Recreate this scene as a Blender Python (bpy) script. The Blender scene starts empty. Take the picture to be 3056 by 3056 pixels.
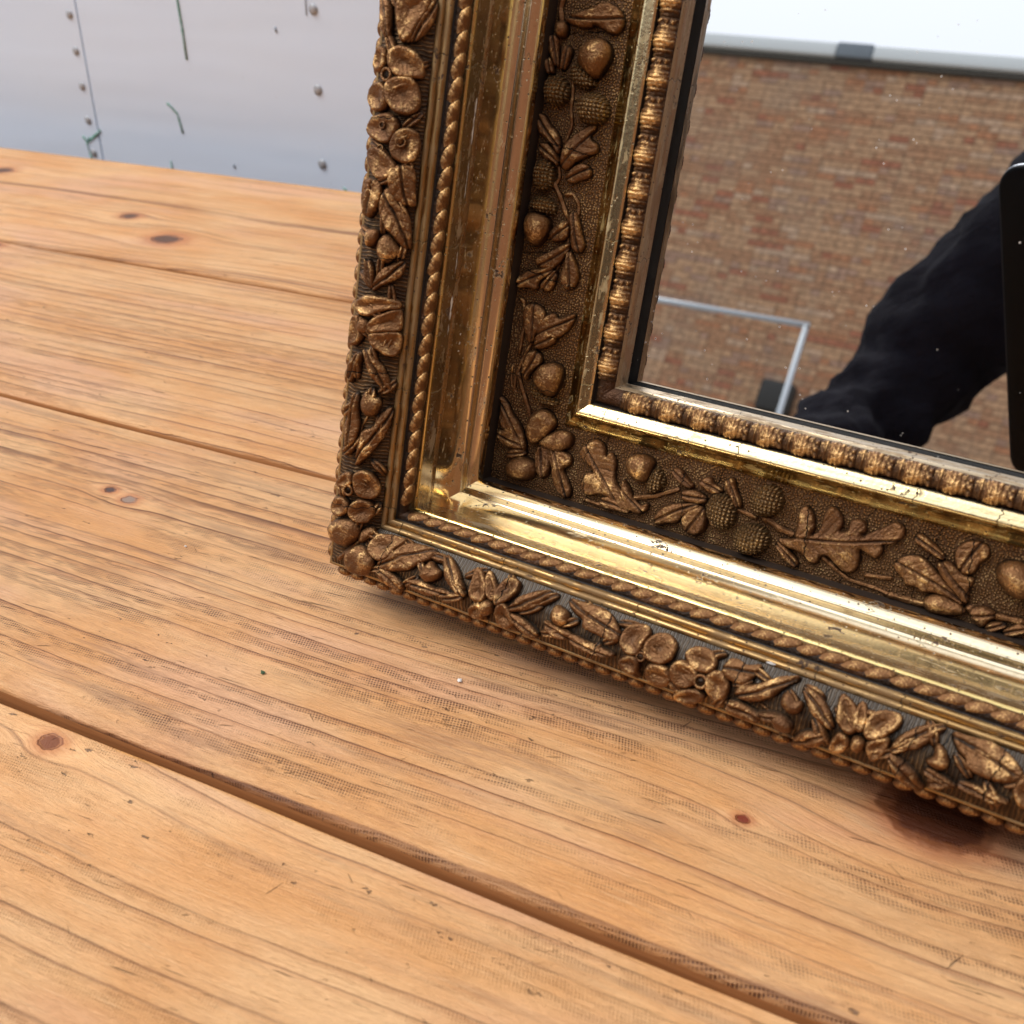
import bpy, bmesh, math, random
import numpy as np
from mathutils import Vector, Matrix
from mathutils.geometry import delaunay_2d_cdt
S = bpy.context.scene
COL = S.collection
rnd = random.Random(7)

# ------------------------------------------------------------------ camera, world, sun, exposure
HCAM = 0.955702
RW = Matrix(((0.8997, 0.2224, -0.3756), (0.436, -0.5, 0.7483), (-0.0214, -0.837, -0.5468)))
cam_d = bpy.data.cameras.new('camera')
cam = bpy.data.objects.new('camera', cam_d); COL.objects.link(cam)
cx = RW @ Vector((1, 0, 0)); cz = (RW @ Vector((0, 0, -1))).normalized()
cx = (cx - cz * cx.dot(cz)).normalized(); cy = cz.cross(cx)
M = Matrix.Identity(4)
for i in range(3):
    M[i][0] = cx[i]; M[i][1] = cy[i]; M[i][2] = cz[i]
M.translation = Vector((0, 0, HCAM))
cam.matrix_world = M
cam_d.sensor_width = 36; cam_d.lens = 3106.64 / 3056 * 36
cam_d.clip_start = 0.01; cam_d.clip_end = 500
cam_d.dof.use_dof = True; cam_d.dof.focus_distance = 0.335; cam_d.dof.aperture_fstop = 20
S.camera = cam

w = bpy.data.worlds.new('World'); S.world = w; w.use_nodes = True
nt = w.node_tree; nt.nodes.clear()
SUN_EL, SUN_AZ = 58.0, 238.0          # elevation, compass direction the light comes from (from +Y, clockwise)
sky = nt.nodes.new('ShaderNodeTexSky'); sky.sky_type = 'NISHITA'; sky.sun_disc = False
sky.sun_elevation = math.radians(SUN_EL); sky.sun_rotation = math.radians(SUN_AZ)
sky.dust_density = 4.0
cl = nt.nodes.new('ShaderNodeMix'); cl.data_type = 'RGBA'; cl.inputs[0].default_value = 0.82
nt.links.new(sky.outputs[0], cl.inputs[6])
# overcast cloud cover: the standard overcast sky, three times as bright overhead as at the horizon
tc = nt.nodes.new('ShaderNodeTexCoord'); sp = nt.nodes.new('ShaderNodeSeparateXYZ'); nt.links.new(tc.outputs['Generated'], sp.inputs[0])
mr = nt.nodes.new('ShaderNodeMapRange'); nt.links.new(sp.outputs[2], mr.inputs[0]); mr.inputs[3].default_value = 0.58; mr.inputs[4].default_value = 1.26
cm = nt.nodes.new('ShaderNodeVectorMath'); cm.operation = 'SCALE'; cm.inputs[0].default_value = (10.5, 10.95, 12.0)
nt.links.new(mr.outputs[0], cm.inputs['Scale']); nt.links.new(cm.outputs[0], cl.inputs[7])
bg = nt.nodes.new('ShaderNodeBackground'); bg.inputs[1].default_value = 0.10
nt.links.new(cl.outputs[2], bg.inputs[0])
wo = nt.nodes.new('ShaderNodeOutputWorld'); nt.links.new(bg.outputs[0], wo.inputs[0])
sd = bpy.data.lights.new('sun', 'SUN'); sd.energy = 1.5; sd.angle = math.radians(26); sd.color = (1, 0.98, 0.95)
sun = bpy.data.objects.new('sun', sd); COL.objects.link(sun)
e, a = math.radians(SUN_EL), math.radians(SUN_AZ)
sdir = Vector((math.sin(a) * math.cos(e), math.cos(a) * math.cos(e), math.sin(e)))
sun.rotation_euler = sdir.to_track_quat('Z', 'Y').to_euler(); sun.location = (0, 0, 6)
S.view_settings.view_transform = 'Standard'; S.view_settings.look = 'None'
S.view_settings.exposure = 0.24; S.view_settings.gamma = 1
S.render.engine = 'CYCLES'
S.cycles.max_bounces = 8; S.cycles.glossy_bounces = 5
S.cycles.sample_clamp_indirect = 6

# ------------------------------------------------------------------ helpers
class G:
    """small expression helper round a material's node tree"""
    def __init__(s, name):
        s.m = bpy.data.materials.new(name); s.m.use_nodes = True
        s.t = s.m.node_tree; s.t.nodes.clear()
        s.out = s.t.nodes.new('ShaderNodeOutputMaterial')
    def n(s, typ, **kw):
        q = s.t.nodes.new(typ)
        for k, v in kw.items(): setattr(q, k, v)
        return q
    def put(s, sock, v):
        if isinstance(v, bpy.types.NodeSocket): s.t.links.new(v, sock)
        elif isinstance(v, (tuple, list)) and len(v) == 3 and sock.type == 'RGBA': sock.default_value = (*v, 1)
        else: sock.default_value = v
    def m_(s, op, a, b=0.0, c=0.0, clamp=False):
        q = s.n('ShaderNodeMath', operation=op, use_clamp=clamp)
        s.put(q.inputs[0], a); s.put(q.inputs[1], b); s.put(q.inputs[2], c)
        return q.outputs[0]
    def add(s, a, b): return s.m_('ADD', a, b)
    def sub(s, a, b): return s.m_('SUBTRACT', a, b)
    def mul(s, a, b): return s.m_('MULTIPLY', a, b)
    def sstep(s, x, a, b):
        q = s.n('ShaderNodeMapRange', interpolation_type='SMOOTHSTEP')
        s.put(q.inputs[0], x); q.inputs[1].default_value = a; q.inputs[2].default_value = b
        q.inputs[3].default_value = 0; q.inputs[4].default_value = 1
        return q.outputs[0]
    def mix(s, f, a, b, mode='MIX'):
        q = s.n('ShaderNodeMix', data_type='RGBA', blend_type=mode)
        s.put(q.inputs[0], f); s.put(q.inputs[6], a); s.put(q.inputs[7], b)
        return q.outputs[2]
    def vec(s, x, y=0.0, z=0.0):
        q = s.n('ShaderNodeCombineXYZ'); s.put(q.inputs[0], x); s.put(q.inputs[1], y); s.put(q.inputs[2], z)
        return q.outputs[0]
    def xyz(s, v):
        q = s.n('ShaderNodeSeparateXYZ'); s.put(q.inputs[0], v); return q.outputs
    def noise(s, v, scale=1.0, detail=2.0, rough=0.5, dist=0.0, col=False):
        q = s.n('ShaderNodeTexNoise'); s.put(q.inputs['Vector'], v); q.inputs['Scale'].default_value = scale
        q.inputs['Detail'].default_value = detail; q.inputs['Roughness'].default_value = rough
        q.inputs['Distortion'].default_value = dist
        return q.outputs[1 if col else 0]
    def voro(s, v, scale=1.0, feat='F1', dim='3D', rand=1.0, out=0):
        q = s.n('ShaderNodeTexVoronoi', feature=feat, voronoi_dimensions=dim)
        if dim == '1D': s.put(q.inputs['W'], v)
        else: s.put(q.inputs['Vector'], v)
        q.inputs['Scale'].default_value = scale; q.inputs['Randomness'].default_value = rand
        return q.outputs[out]
    def ramp(s, f, stops):
        q = s.n('ShaderNodeValToRGB'); s.put(q.inputs[0], f)
        el = q.color_ramp.elements
        while len(el) < len(stops): el.new(0.5)
        for k, (p, c) in enumerate(stops):
            el[k].position = p; el[k].color = (*c, 1)
        return q.outputs[0]
    def bump(s, h, dist, strength=1.0, nrm=None):
        q = s.n('ShaderNodeBump'); s.put(q.inputs['Height'], h); q.inputs['Distance'].default_value = dist
        q.inputs['Strength'].default_value = strength
        if nrm is not None: s.put(q.inputs['Normal'], nrm)
        return q.outputs[0]
    def bsdf(s, col, rough=0.5, metal=0.0, nrm=None, **kw):
        q = s.n('ShaderNodeBsdfPrincipled')
        s.put(q.inputs['Base Color'], col); s.put(q.inputs['Roughness'], rough); s.put(q.inputs['Metallic'], metal)
        if nrm is not None: s.put(q.inputs['Normal'], nrm)
        for k, v in kw.items(): s.put(q.inputs[k], v)
        s.t.links.new(q.outputs[0], s.out.inputs[0])
        return s.m
    def obj(s): return s.n('ShaderNodeTexCoord').outputs['Object']
    def uv(s): return s.n('ShaderNodeTexCoord').outputs['UV']
    def attr(s, name): return s.n('ShaderNodeAttribute', attribute_name=name).outputs['Fac']

def lin(r, g, b):
    f = lambda c: (c / 255 / 12.92) if c / 255 <= 0.04045 else ((c / 255 + 0.055) / 1.055) ** 2.4
    return (f(r), f(g), f(b))

def mesh(name, verts, faces, mats, parent=None, smooth=True, uvs=None, relief=None, mat_idx=None):
    me = bpy.data.meshes.new(name)
    me.from_pydata([tuple(v) for v in verts], [], [tuple(x) for x in faces])
    for m in (mats if isinstance(mats, (list, tuple)) else [mats]): me.materials.append(m)
    if smooth: me.polygons.foreach_set('use_smooth', [True] * len(me.polygons))
    if mat_idx is not None: me.polygons.foreach_set('material_index', mat_idx)
    if uvs is not None:
        l = me.uv_layers.new(name='UVMap')
        vi = np.empty(len(me.loops), dtype=np.int32); me.loops.foreach_get('vertex_index', vi)
        l.data.foreach_set('uv', np.asarray(uvs, dtype=np.float32)[vi].ravel())
    if relief is not None:
        at = me.attributes.new('relief', 'FLOAT', 'POINT'); at.data.foreach_set('value', np.asarray(relief, dtype=np.float32))
    me.update()
    o = bpy.data.objects.new(name, me); COL.objects.link(o)
    if parent: o.parent = parent
    return o
def inst(name, me, parent, loc=(0, 0, 0), rot=None):
    o = bpy.data.objects.new(name, me); COL.objects.link(o); o.parent = parent; o.location = loc
    if rot is not None: o.rotation_euler = rot
    return o
def thing(name, label, cat, loc=(0, 0, 0), rotz=0.0, group=None):
    o = bpy.data.objects.new(name, None); COL.objects.link(o); o.location = loc; o.rotation_euler = (0, 0, rotz)
    o.empty_display_size = 0.1
    o['label'] = label; o['category'] = cat
    if group: o['group'] = group
    return o
def tag(o, label, cat, group=None):
    o['label'] = label; o['category'] = cat
    if group: o['group'] = group
    return o
def box(x0, x1, y0, y1, z0, z1):
    v = [(x, y, z) for z in (z0, z1) for y in (y0, y1) for x in (x0, x1)]
    f = [(0, 2, 3, 1), (4, 5, 7, 6), (0, 1, 5, 4), (2, 6, 7, 3), (0, 4, 6, 2), (1, 3, 7, 5)]
    return v, f
def bevel_box(name, b, mats, parent, r=0.002, seg=2):
    v, f = box(*b); me = bpy.data.meshes.new(name); bm = bmesh.new()
    vs = [bm.verts.new(p) for p in v]
    for q in f: bm.faces.new([vs[i] for i in q])
    bmesh.ops.bevel(bm, geom=bm.edges[:], offset=r, segments=seg, affect='EDGES', profile=0.5)
    bm.to_mesh(me); bm.free(); me.materials.append(mats)
    me.polygons.foreach_set('use_smooth', [True] * len(me.polygons))
    o = bpy.data.objects.new(name, me); COL.objects.link(o); o.parent = parent
    return o
def tube(pts, r, n=10, caps=True):
    P = [Vector(p) for p in pts]; V = []; F = []; R = r if isinstance(r, (list, tuple)) else [r] * len(P)
    up = Vector((0, 0, 1))
    for i, p in enumerate(P):
        d = (P[min(i + 1, len(P) - 1)] - P[max(i - 1, 0)]).normalized()
        a = d.cross(up if abs(d.z) < .9 else Vector((1, 0, 0))).normalized(); b = d.cross(a)
        for k in range(n):
            t = 2 * math.pi * k / n; V.append(p + (a * math.cos(t) + b * math.sin(t)) * R[i])
        if i:
            for k in range(n):
                F.append(((i - 1) * n + k, (i - 1) * n + (k + 1) % n, i * n + (k + 1) % n, i * n + k))
    if caps: F.append(tuple(range(n))[::-1]); F.append(tuple((len(P) - 1) * n + k for k in range(n)))
    return V, F
def dome(c, r, hz, n=14, m=5):
    V = []; F = []
    for i in range(m):
        t = math.pi / 2 * i / m
        for k in range(n):
            p = 2 * math.pi * k / n; V.append((c[0] + r * math.cos(t) * math.cos(p), c[1] + r * math.cos(t) * math.sin(p), c[2] + hz * math.sin(t)))
    for i in range(m - 1):
        for k in range(n): F.append((i * n + k, i * n + (k + 1) % n, (i + 1) * n + (k + 1) % n, (i + 1) * n + k))
    V.append((c[0], c[1], c[2] + hz)); t = len(V) - 1
    for k in range(n): F.append(((m - 1) * n + k, (m - 1) * n + (k + 1) % n, t))
    return V, F

# ------------------------------------------------------------------ setting: ground, brick wall, white wall
g = G('concrete_yard'); p = g.obj()
c = g.mix(g.noise(p, 3, 5), (0.22, 0.21, 0.19), (0.34, 0.33, 0.31))
M_ground = g.bsdf(c, 0.9, nrm=g.bump(g.noise(p, 60, 3), 0.004))
gr = mesh('ground', [(-200, -200, 0), (200, -200, 0), (200, 200, 0), (-200, 200, 0)], [(0, 1, 2, 3)], M_ground, smooth=False)
gr['kind'] = 'structure'

def brick_mat(name, col, var=0.34):
    g = G(name); p = g.obj()
    n = g.sstep(g.noise(p, 16, 4, 0.7), .3, .7); c = g.mix(n, tuple(x * (1 - var) for x in col), tuple(min(1, x * (1 + var)) for x in col))
    n2 = g.noise(p, 1.2, 3); c = g.mix(g.mul(g.sstep(n2, .45, .75), .35), c, (0.30, 0.25, 0.20))
    return g.bsdf(c, 0.9)
BM = [brick_mat('brick_' + n, lin(*c)) for n, c in (('buff', (190, 150, 114)), ('brown', (176, 132, 98)), ('red', (168, 110, 82)),
      ('pale', (194, 160, 130)), ('orange', (182, 128, 92)), ('mauve', (172, 136, 112)))]
WT = [0.42, 0.30, 0.06, 0.06, 0.06, 0.10]
g = G('lime_mortar'); M_mortar = g.bsdf(g.mix(g.noise(g.obj(), 4, 4), lin(156, 132, 106), lin(174, 150, 124)), 0.95)
WR = thing('brick_wall', 'tall wall of mixed buff and red brick under a white coping, reflected in the mirror', 'wall', (-4.4, -11, 0), math.atan(-0.12))
X0, X1, ZT = -8.0, 9.0, 6.56
v, f = box(X0, X1, -0.22, -0.012, 0, ZT); mesh('mortar', v, f, M_mortar, WR, smooth=False)
bx = {}
def brick_me(L, k):
    if (L, k) not in bx:
        v, f = box(0.005, L - 0.005, -0.05, 0.0, 0.005, 0.070)
        me = bpy.data.meshes.new('brick'); me.from_pydata(v, [], f); me.materials.append(BM[k]); bx[(L, k)] = me
    return bx[(L, k)]
single = []; V = []; F = []; MI = []
z = 0.0; row = 0
while z < ZT - 0.01:
    head = row % 2 == 1
    L = 0.1125 if head else 0.225; x = X0 + (0.0 if row % 2 else -0.1125 if not head else -0.056)
    patch = 0
    while x < X1:
        k = rnd.choices(range(6), WT)[0]
        if rnd.random() < 0.25 and F: k = MI[-1] if patch < 3 else k
        xa, xb = max(x, X0), min(x + L, X1)
        if xb - xa > 0.03:
            jy = rnd.uniform(-0.003, 0.003)
            near = (2.05 < xa < 3.05 and 2.35 < z < 4.4)
            if near and len(single) < 296 and not head and abs((xb - xa) - L) < 1e-6: single.append((xa, jy, z, L, k))
            else:
                vv, ff = box(xa + 0.005, xb - 0.005, -0.05 + jy, jy, z + 0.005, z + 0.070); b = len(V)
                V += vv; F += [tuple(i + b for i in q) for q in ff]; MI += [k] * 6
        x += L
    z += 0.075; row += 1
o = mesh('brickwork', V, F, BM, WR, smooth=False, mat_idx=MI); o['kind'] = 'stuff'
for xa, jy, zz, L, k in single: inst('brick', brick_me(L, k), WR, (xa, jy, zz))
g = G('white_gutter'); M_gut = g.bsdf(lin(222, 226, 224), 0.5)
g = G('grey_joint'); M_joint = g.bsdf(lin(120, 128, 134), 0.6)
g = G('gutter_shade'); M_sof = g.bsdf(lin(84, 80, 72), 0.8)
for x0, x1 in ((X0, -0.42), (0.0, X1)):
    bevel_box('gutter', (x0, x1, 0.0, 0.13, ZT + 0.005, ZT + 0.165), M_gut, WR, 0.02)
bevel_box('gutter_joint', (-0.415, -0.005, 0.003, 0.135, ZT + 0.002, ZT + 0.168), M_joint, WR, 0.01)
v, f = box(X0, X1, -0.2, 0.07, ZT - 0.055, ZT + 0.0); mesh('gutter_shade_strip', v, f, M_sof, WR, smooth=False)  # dark strip added for the shade under the gutter
g = G('dark_vent'); M_vent = g.bsdf(lin(52, 50, 46), 0.6)
g = G('pale_green_vent'); M_vent2 = g.bsdf(lin(120, 132, 118), 0.6)
vt = thing('vent_hood', 'dark boxy vent hood fixed low on the reflected brick wall behind the steel post', 'vent', (-4.29, -11.01, 2.1), math.atan(-0.12))
bevel_box('hood', (-0.20, 0.20, 0.0, 0.22, 0.28, 0.65), M_vent, vt, 0.05, 3)
bevel_box('duct', (-0.185, 0.12, 0.0, 0.16, 0.0, 0.278), M_vent2, vt, 0.02)
bk = thing('alarm_box', 'small dark alarm box high on the left of the reflected brick wall', 'alarm box', (-6.42, -10.755, 4.9), math.atan(-0.12))
bevel_box('casing', (-0.1, 0.1, 0.0, 0.1, 0, 0.28), M_vent, bk, 0.02)
bevel_box('lamp_strip', (-0.07, 0.07, 0.1, 0.12, 0.03, 0.06), M_gut, bk, 0.004)

# steel tube frame in the yard
g = G('galvanised_tube'); M_tube = g.bsdf(lin(188, 194, 198), 0.45, 0.35)
tf = thing('steel_tube_frame', 'pale steel tube frame standing in the yard in front of the reflected brick wall', 'frame', (-2.45, -4.0, 0))
for x in (-0.82, 0.82):
    v, f = tube([(x, 0, 0.02), (x, 0, 1.84)], 0.0135, 12); mesh('post', v, f, M_tube, tf)
    v, f = tube([(x, -0.3, 0.014), (x, 0.3, 0.014)], 0.0135, 12); mesh('foot', v, f, M_tube, tf)
v, f = tube([(-0.84, 0, 1.838), (0.833, 0, 1.838)], 0.0135, 12); mesh('top_rail', v, f, M_tube, tf)

# white sheet wall behind the table
g = G('white_sheet'); p = g.obj()
c = g.mix(g.noise(p, 6, 5, 0.6), (0.70, 0.81, 0.96), (0.755, 0.86, 0.975))
c = g.mix(g.mul(g.sstep(g.noise(p, 220, 2), .70, .80), .35), c, (0.45, 0.47, 0.52))
x_, y_, z_ = g.xyz(p)
wav = g.noise(g.vec(g.mul(x_, 1.5), 0.0, g.mul(z_, 9.0)), 1.0, 3)
M_white = g.bsdf(c, 0.55, nrm=g.bump(wav, 0.006, 0.6))
g = G('seam_gap'); M_gap = g.bsdf(lin(150, 154, 166), 0.8)  # grey of the backing that shows through the panel seam
g = G('screw_steel'); M_screw = g.bsdf(g.mix(g.noise(g.obj(), 300, 2), lin(146, 148, 150), lin(192, 194, 198)), 0.5, 0.25)
g = G('green_paint'); M_green = g.bsdf(g.mix(g.sstep(g.noise(g.obj(), 300, 2), .4, .6), lin(82, 136, 116), lin(140, 170, 166)), 0.7)
g = G('grey_mark'); M_mark = g.bsdf(lin(140, 150, 162), 0.8)
WW = thing('white_wall', 'white sheet panel wall with screw heads behind the wooden table', 'wall', (0, 0.66, 0))
sx = lambda z: -0.7022 - (0.8531 - z) * 0.0726
def panel(xa, xb):
    # xa/xb callables of z
    zs = [0.0, 0.6, 0.9, 2.4]; V = []
    for z in zs:
        V += [(xa(z), 0, z), (xb(z), 0, z), (xa(z), 0.02, z), (xb(z), 0.02, z)]
    F = []
    for i in range(3):
        a = 4 * i; F += [(a, a + 1, a + 5, a + 4), (a + 2, a + 6, a + 7, a + 3), (a, a + 4, a + 6, a + 2), (a + 1, a + 3, a + 7, a + 5)]
    a = 12; F += [(0, 2, 3, 1), (a, a + 1, a + 3, a + 2)]
    return V, F
v, f = panel(lambda z: -2.6, lambda z: sx(z) - 0.0009); mesh('panel', v, f, M_white, WW, smooth=False)
v, f = panel(lambda z: sx(z) + 0.0009, lambda z: 2.4); mesh('panel', v, f, M_white, WW, smooth=False)
v, f = box(-2.6, 2.4, 0.0202, 0.05, 0, 2.4); mesh('backing', v, f, M_gap, WW, smooth=False)
sc_v, sc_f = dome((0, 0, 0), 0.0031, 0.0013)
sc_v = [(a, -c_ - 0.0002, b) for a, b, c_ in sc_v]
ring = [(0.0034 * math.cos(t), -0.0003, 0.0034 * math.sin(t)) for t in [2 * math.pi * k / 14 for k in range(14)]]
nb = len(sc_v); sc_v = sc_v + ring + [(x * .8, -0.0010, z * .8) for x, y, z in ring]
sc_f = sc_f + [(nb + k, nb + (k + 1) % 14, nb + 14 + (k + 1) % 14, nb + 14 + k) for k in range(14)]
sc = bpy.data.meshes.new('screw_head'); sc.from_pydata(sc_v, [], sc_f); sc.materials.append(M_screw)
sc.polygons.foreach_set('use_smooth', [True] * len(sc.polygons))
zz = 0.8432 + 0.0268 * 8
for k in range(34):
    z = zz - 0.0269 * k
    inst('screw_head', sc, WW, (-0.7113 - (0.8432 - z) * 0.082, 0, z), (0, rnd.uniform(0, 6), 0))
for k in range(16):
    z = 0.8548 + 0.0535 * (5 - k)
    o = inst('screw_head', sc, WW, (-0.4767 - (0.8548 - z) * 0.075, 0, z), (0, rnd.uniform(0, 6), 0)); o.scale = (1.12, 1.12, 1.12)
def streak(name, pts, wd, m):
    v, f = tube([(x, -0.0003, z) for x, z in pts], [wd * .82 * (0.7 + 0.5 * rnd.random()) for _ in pts], 6)
    v = [(a, max(-0.0006, min(0.0, b)), c_) for a, b, c_ in v]
    return mesh(name, v, f, m, WW)
streak('green_paint_streak', [(-0.5975, 0.885), (-0.5981, 0.8566), (-0.5984, 0.8361), (-0.5993, 0.8153)], 0.0014, M_green)
streak('green_paint_streak', [(-0.6275, 0.7815), (-0.6245, 0.7795), (-0.6189, 0.7742), (-0.6178, 0.766), (-0.6168, 0.7597)], 0.0013, M_green)
streak('green_paint_streak', [(-0.7065, 0.7545), (-0.7110, 0.7512), (-0.7255, 0.7430), (-0.7243, 0.7321), (-0.7225, 0.722)], 0.0016, M_green)
streak('green_paint_streak', [(-0.7285, 0.7480), (-0.7240, 0.7440), (-0.7205, 0.7475)], 0.0015, M_green)
streak('green_paint_streak', [(-0.6356, 0.7362), (-0.6355, 0.722)], 0.0013, M_green)
streak('green_paint_streak', [(-0.4678, 0.7325), (-0.4640, 0.7285), (-0.4622, 0.720)], 0.0014, M_green)
streak('grey_scuff', [(-0.5118, 0.842), (-0.5112, 0.8385)], 0.0014, M_mark)
streak('grey_scuff', [(-0.570, 0.7395), (-0.570, 0.737)], 0.0014, M_mark)
streak('grey_scuff', [(-0.4822, 0.875), (-0.4823, 0.8605), (-0.483, 0.8509)], 0.0006, M_mark)

# unseen brick side wall, added off to the right to brown the gilding's reflections
g = G('side_wall_brick'); p = g.obj()
bt = g.n('ShaderNodeTexBrick'); px_, py_, pz_ = g.xyz(p); g.put(bt.inputs['Vector'], g.vec(py_, pz_, 0.0)); bt.inputs['Scale'].default_value = 1.0
bt.inputs['Brick Width'].default_value = .225; bt.inputs['Row Height'].default_value = .075; bt.inputs['Mortar Size'].default_value = .005
bt.inputs['Color1'].default_value = (*lin(150, 96, 66), 1); bt.inputs['Color2'].default_value = (*lin(118, 78, 58), 1); bt.inputs['Mortar'].default_value = (*lin(130, 112, 96), 1)
M_side = g.bsdf(bt.outputs[0], 0.9)
v, f = box(2.6, 2.85, -10.6, 4.0, 0.0, 4.6); sw = mesh('side_wall', v, f, M_side, smooth=False); sw['kind'] = 'structure'

# ------------------------------------------------------------------ table
TX, TY = -0.10, 0.165
TB = thing('wooden_table', 'worn pine table of wide planks with knots, under the gilt mirror', 'table', (TX, TY, 0))
def wood(name, seed, knots, dots=0.0, tone=0.0, dark=1.0, wavy=14.0, spacing=0.13, yfar=None):
    g = G(name); P = g.obj(); x, y, z = g.xyz(P)
    X = g.mul(x, 1000.0); Y = g.mul(y, 1000.0)            # millimetres
    Yw = Y
    V2 = lambda fx, fy, zz=0.0: g.vec(g.mul(X, fx), g.mul(Y, fy), zz)
    for (kx, ky, kr_, kcol) in knots:
        kx = (kx - TX) * 1000; ky = (ky - TY) * 1000; r = kr_ * 1000
        dx = g.sub(X, kx); dy = g.sub(Y, ky)
        q2 = g.add(g.m_('POWER', g.mul(dx, 1 / (r * 2.8)), 2.0), g.m_('POWER', g.mul(dy, 1 / (r * 1.7)), 2.0))
        Yw = g.sub(Yw, g.mul(g.mul(dy, g.m_('EXPONENT', g.mul(q2, -0.8))), 0.75))
    Yw = g.add(Yw, g.mul(g.sub(g.noise(V2(0.0042, 0.012, seed * 3.1), 1.0, 1, 0.5), 0.5), wavy))
    Yw = g.add(Yw, g.mul(g.sub(g.noise(V2(0.028, 0.09, seed * 1.7), 1.0, 3, 0.6), 0.5), 1.8))
    W2 = lambda fx, fy, zz=0.0: g.vec(g.mul(X, fx), g.mul(Yw, fy), zz)
    ph = g.add(g.mul(Yw, spacing), g.mul(g.noise(g.vec(g.mul(Yw, 0.05), seed * 5.3, 0.0), 1.0, 2), 4.5))
    fr = g.m_('FRACT', ph)
    ridge = g.sstep(fr, 0.50, 0.95)
    line = g.mul(g.sstep(fr, 0.88, 0.965), g.sub(1.0, g.sstep(fr, 0.97, 0.995)))
    amp = g.sstep(g.noise(W2(0.010, 0.11, seed * 9.0), 1.0, 3), 0.32, 0.66)
    fib = g.noise(W2(0.045, 1.6, seed), 1.0, 4, 0.65)
    fib2 = g.noise(W2(0.22, 5.0, seed + 3.0), 1.0, 3, 0.65)
    pore = g.noise(W2(0.9, 4.6, seed + 5.0), 1.0, 2, 0.6)
    blot = g.noise(V2(0.012, 0.035, seed * 2.0), 1.0, 4, 0.6)
    col = g.mix(g.sstep(blot, 0.32, 0.68), lin(227 + tone, 163 + tone, 100 + tone), lin(239 + tone, 188 + tone, 132 + tone))
    col = g.mix(g.mul(g.sstep(g.noise(V2(0.009, 0.03, seed * 7.7), 1, 3), .48, .68), .58), col, lin(232, 180, 143))
    col = g.mix(g.mul(ridge, g.mul(amp, 0.58 * dark)), col, lin(186, 120, 72))
    col = g.mix(g.mul(g.sstep(fib, 0.48, 0.78), 0.42), col, lin(186, 122, 78))
    col = g.mix(g.mul(g.sstep(fib, 0.46, 0.26), 0.35), col, lin(246, 208, 160))
    col = g.mix(g.mul(line, g.add(0.22, g.mul(amp, 0.62 * dark))), col, lin(100, 62, 40))
    col = g.mix(g.mul(g.sstep(fib2, 0.50, 0.74), 0.38), col, lin(150, 98, 64))
    col = g.mix(g.mul(g.sstep(pore, 0.60, 0.76), 0.40), col, lin(140, 92, 62))
    # grey-brown worn grime in streaks
    gm = g.noise(W2(0.011, 0.15, seed * 4.1), 1.0, 4, 0.65)
    col = g.mix(g.mul(g.sstep(gm, 0.52, 0.70), 0.42 * dark), col, lin(140, 106, 84))
    if yfar is not None:      # protected, unweathered strip along the far arris, ragged
        de = g.add(g.sub((yfar - TY) * 1000, Y), g.mul(g.sub(g.noise(V2(.02, .1, seed), 1, 3), .5), 7.0))
        col = g.mix(g.mul(g.sub(1.0, g.sstep(de, 1.6, 3.4)), .75), col, lin(226, 162, 84))
    hgt = g.add(g.mul(ridge, g.mul(amp, 0.9)), g.add(g.mul(fib, 0.5), g.add(g.mul(fib2, 0.30), g.mul(pore, -0.18))))
    if dots > 0:
        dx = g.add(g.mul(X, 1 / 0.90), g.mul(Y, 0.35)); dy = g.add(g.mul(Y, 1 / 0.84), g.mul(X, -0.12))
        jit = g.mul(g.noise(V2(.02, .02), 1, 2), 6.0)
        s1 = g.m_('SINE', g.mul(g.add(dx, jit), 6.2832)); s2 = g.m_('SINE', g.mul(g.add(dy, jit), 6.2832))
        dd = g.sstep(g.mul(g.add(s1, s2), 0.5), 0.05, 0.65)
        big = g.sstep(g.noise(V2(0.008, 0.035, seed * 6.6 + 2), 1.0, 4, .65), 0.38, 0.58)
        patch = g.sstep(g.noise(V2(0.10, 0.5, seed), 1, 3, .6), .36, .58)
        dm = g.mul(g.mul(g.mul(dd, big), patch), g.mul(g.sstep(fr, 0.30, 0.55), g.sub(1.0, g.sstep(fr, 0.95, 0.99))))
        col = g.mix(g.mul(dm, 0.95 * dots), col, lin(92, 58, 40))
        col = g.mix(g.mul(g.mul(big, patch), .20 * dots), col, lin(150, 104, 76))
        hgt = g.sub(hgt, g.mul(dm, 0.5))
    # knife marks, nicks and splits lying in several directions
    for (ang, ls, ws, sd2, th, gate) in ((62, .08, .80, 1.0, .735, .53), (-38, .07, .85, 5.0, .745, .56), (4, .035, 1.0, 9.0, .71, .48), (20, .10, .7, 13.0, .74, .52)):
        ca, sa = math.cos(math.radians(ang)), math.sin(math.radians(ang))
        xr = g.add(g.mul(X, ca), g.mul(Y, sa)); yr = g.add(g.mul(X, -sa), g.mul(Y, ca))
        n = g.noise(g.vec(g.mul(xr, ls), g.mul(yr, ws), seed + sd2), 1.0, 2, .55)
        st = g.mul(g.sstep(n, th - .02, th + .03), g.sstep(g.noise(V2(.022, .035, seed * 1.3 + sd2), 1, 2), gate, gate + .08))
        col = g.mix(g.mul(st, 0.5), col, lin(104, 74, 58)); hgt = g.sub(hgt, g.mul(st, 1.6))
    # torn, dirty chips
    dent = g.mul(g.sstep(g.noise(V2(0.13, 0.30, seed * 3), 1.0, 4, .72), .650, .685), g.sstep(g.noise(V2(.02, .04, seed + 4.4), 1, 2), .48, .56))
    col = g.mix(g.mul(dent, 0.7), col, lin(108, 84, 72)); hgt = g.sub(hgt, g.mul(dent, 1.8))
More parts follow.
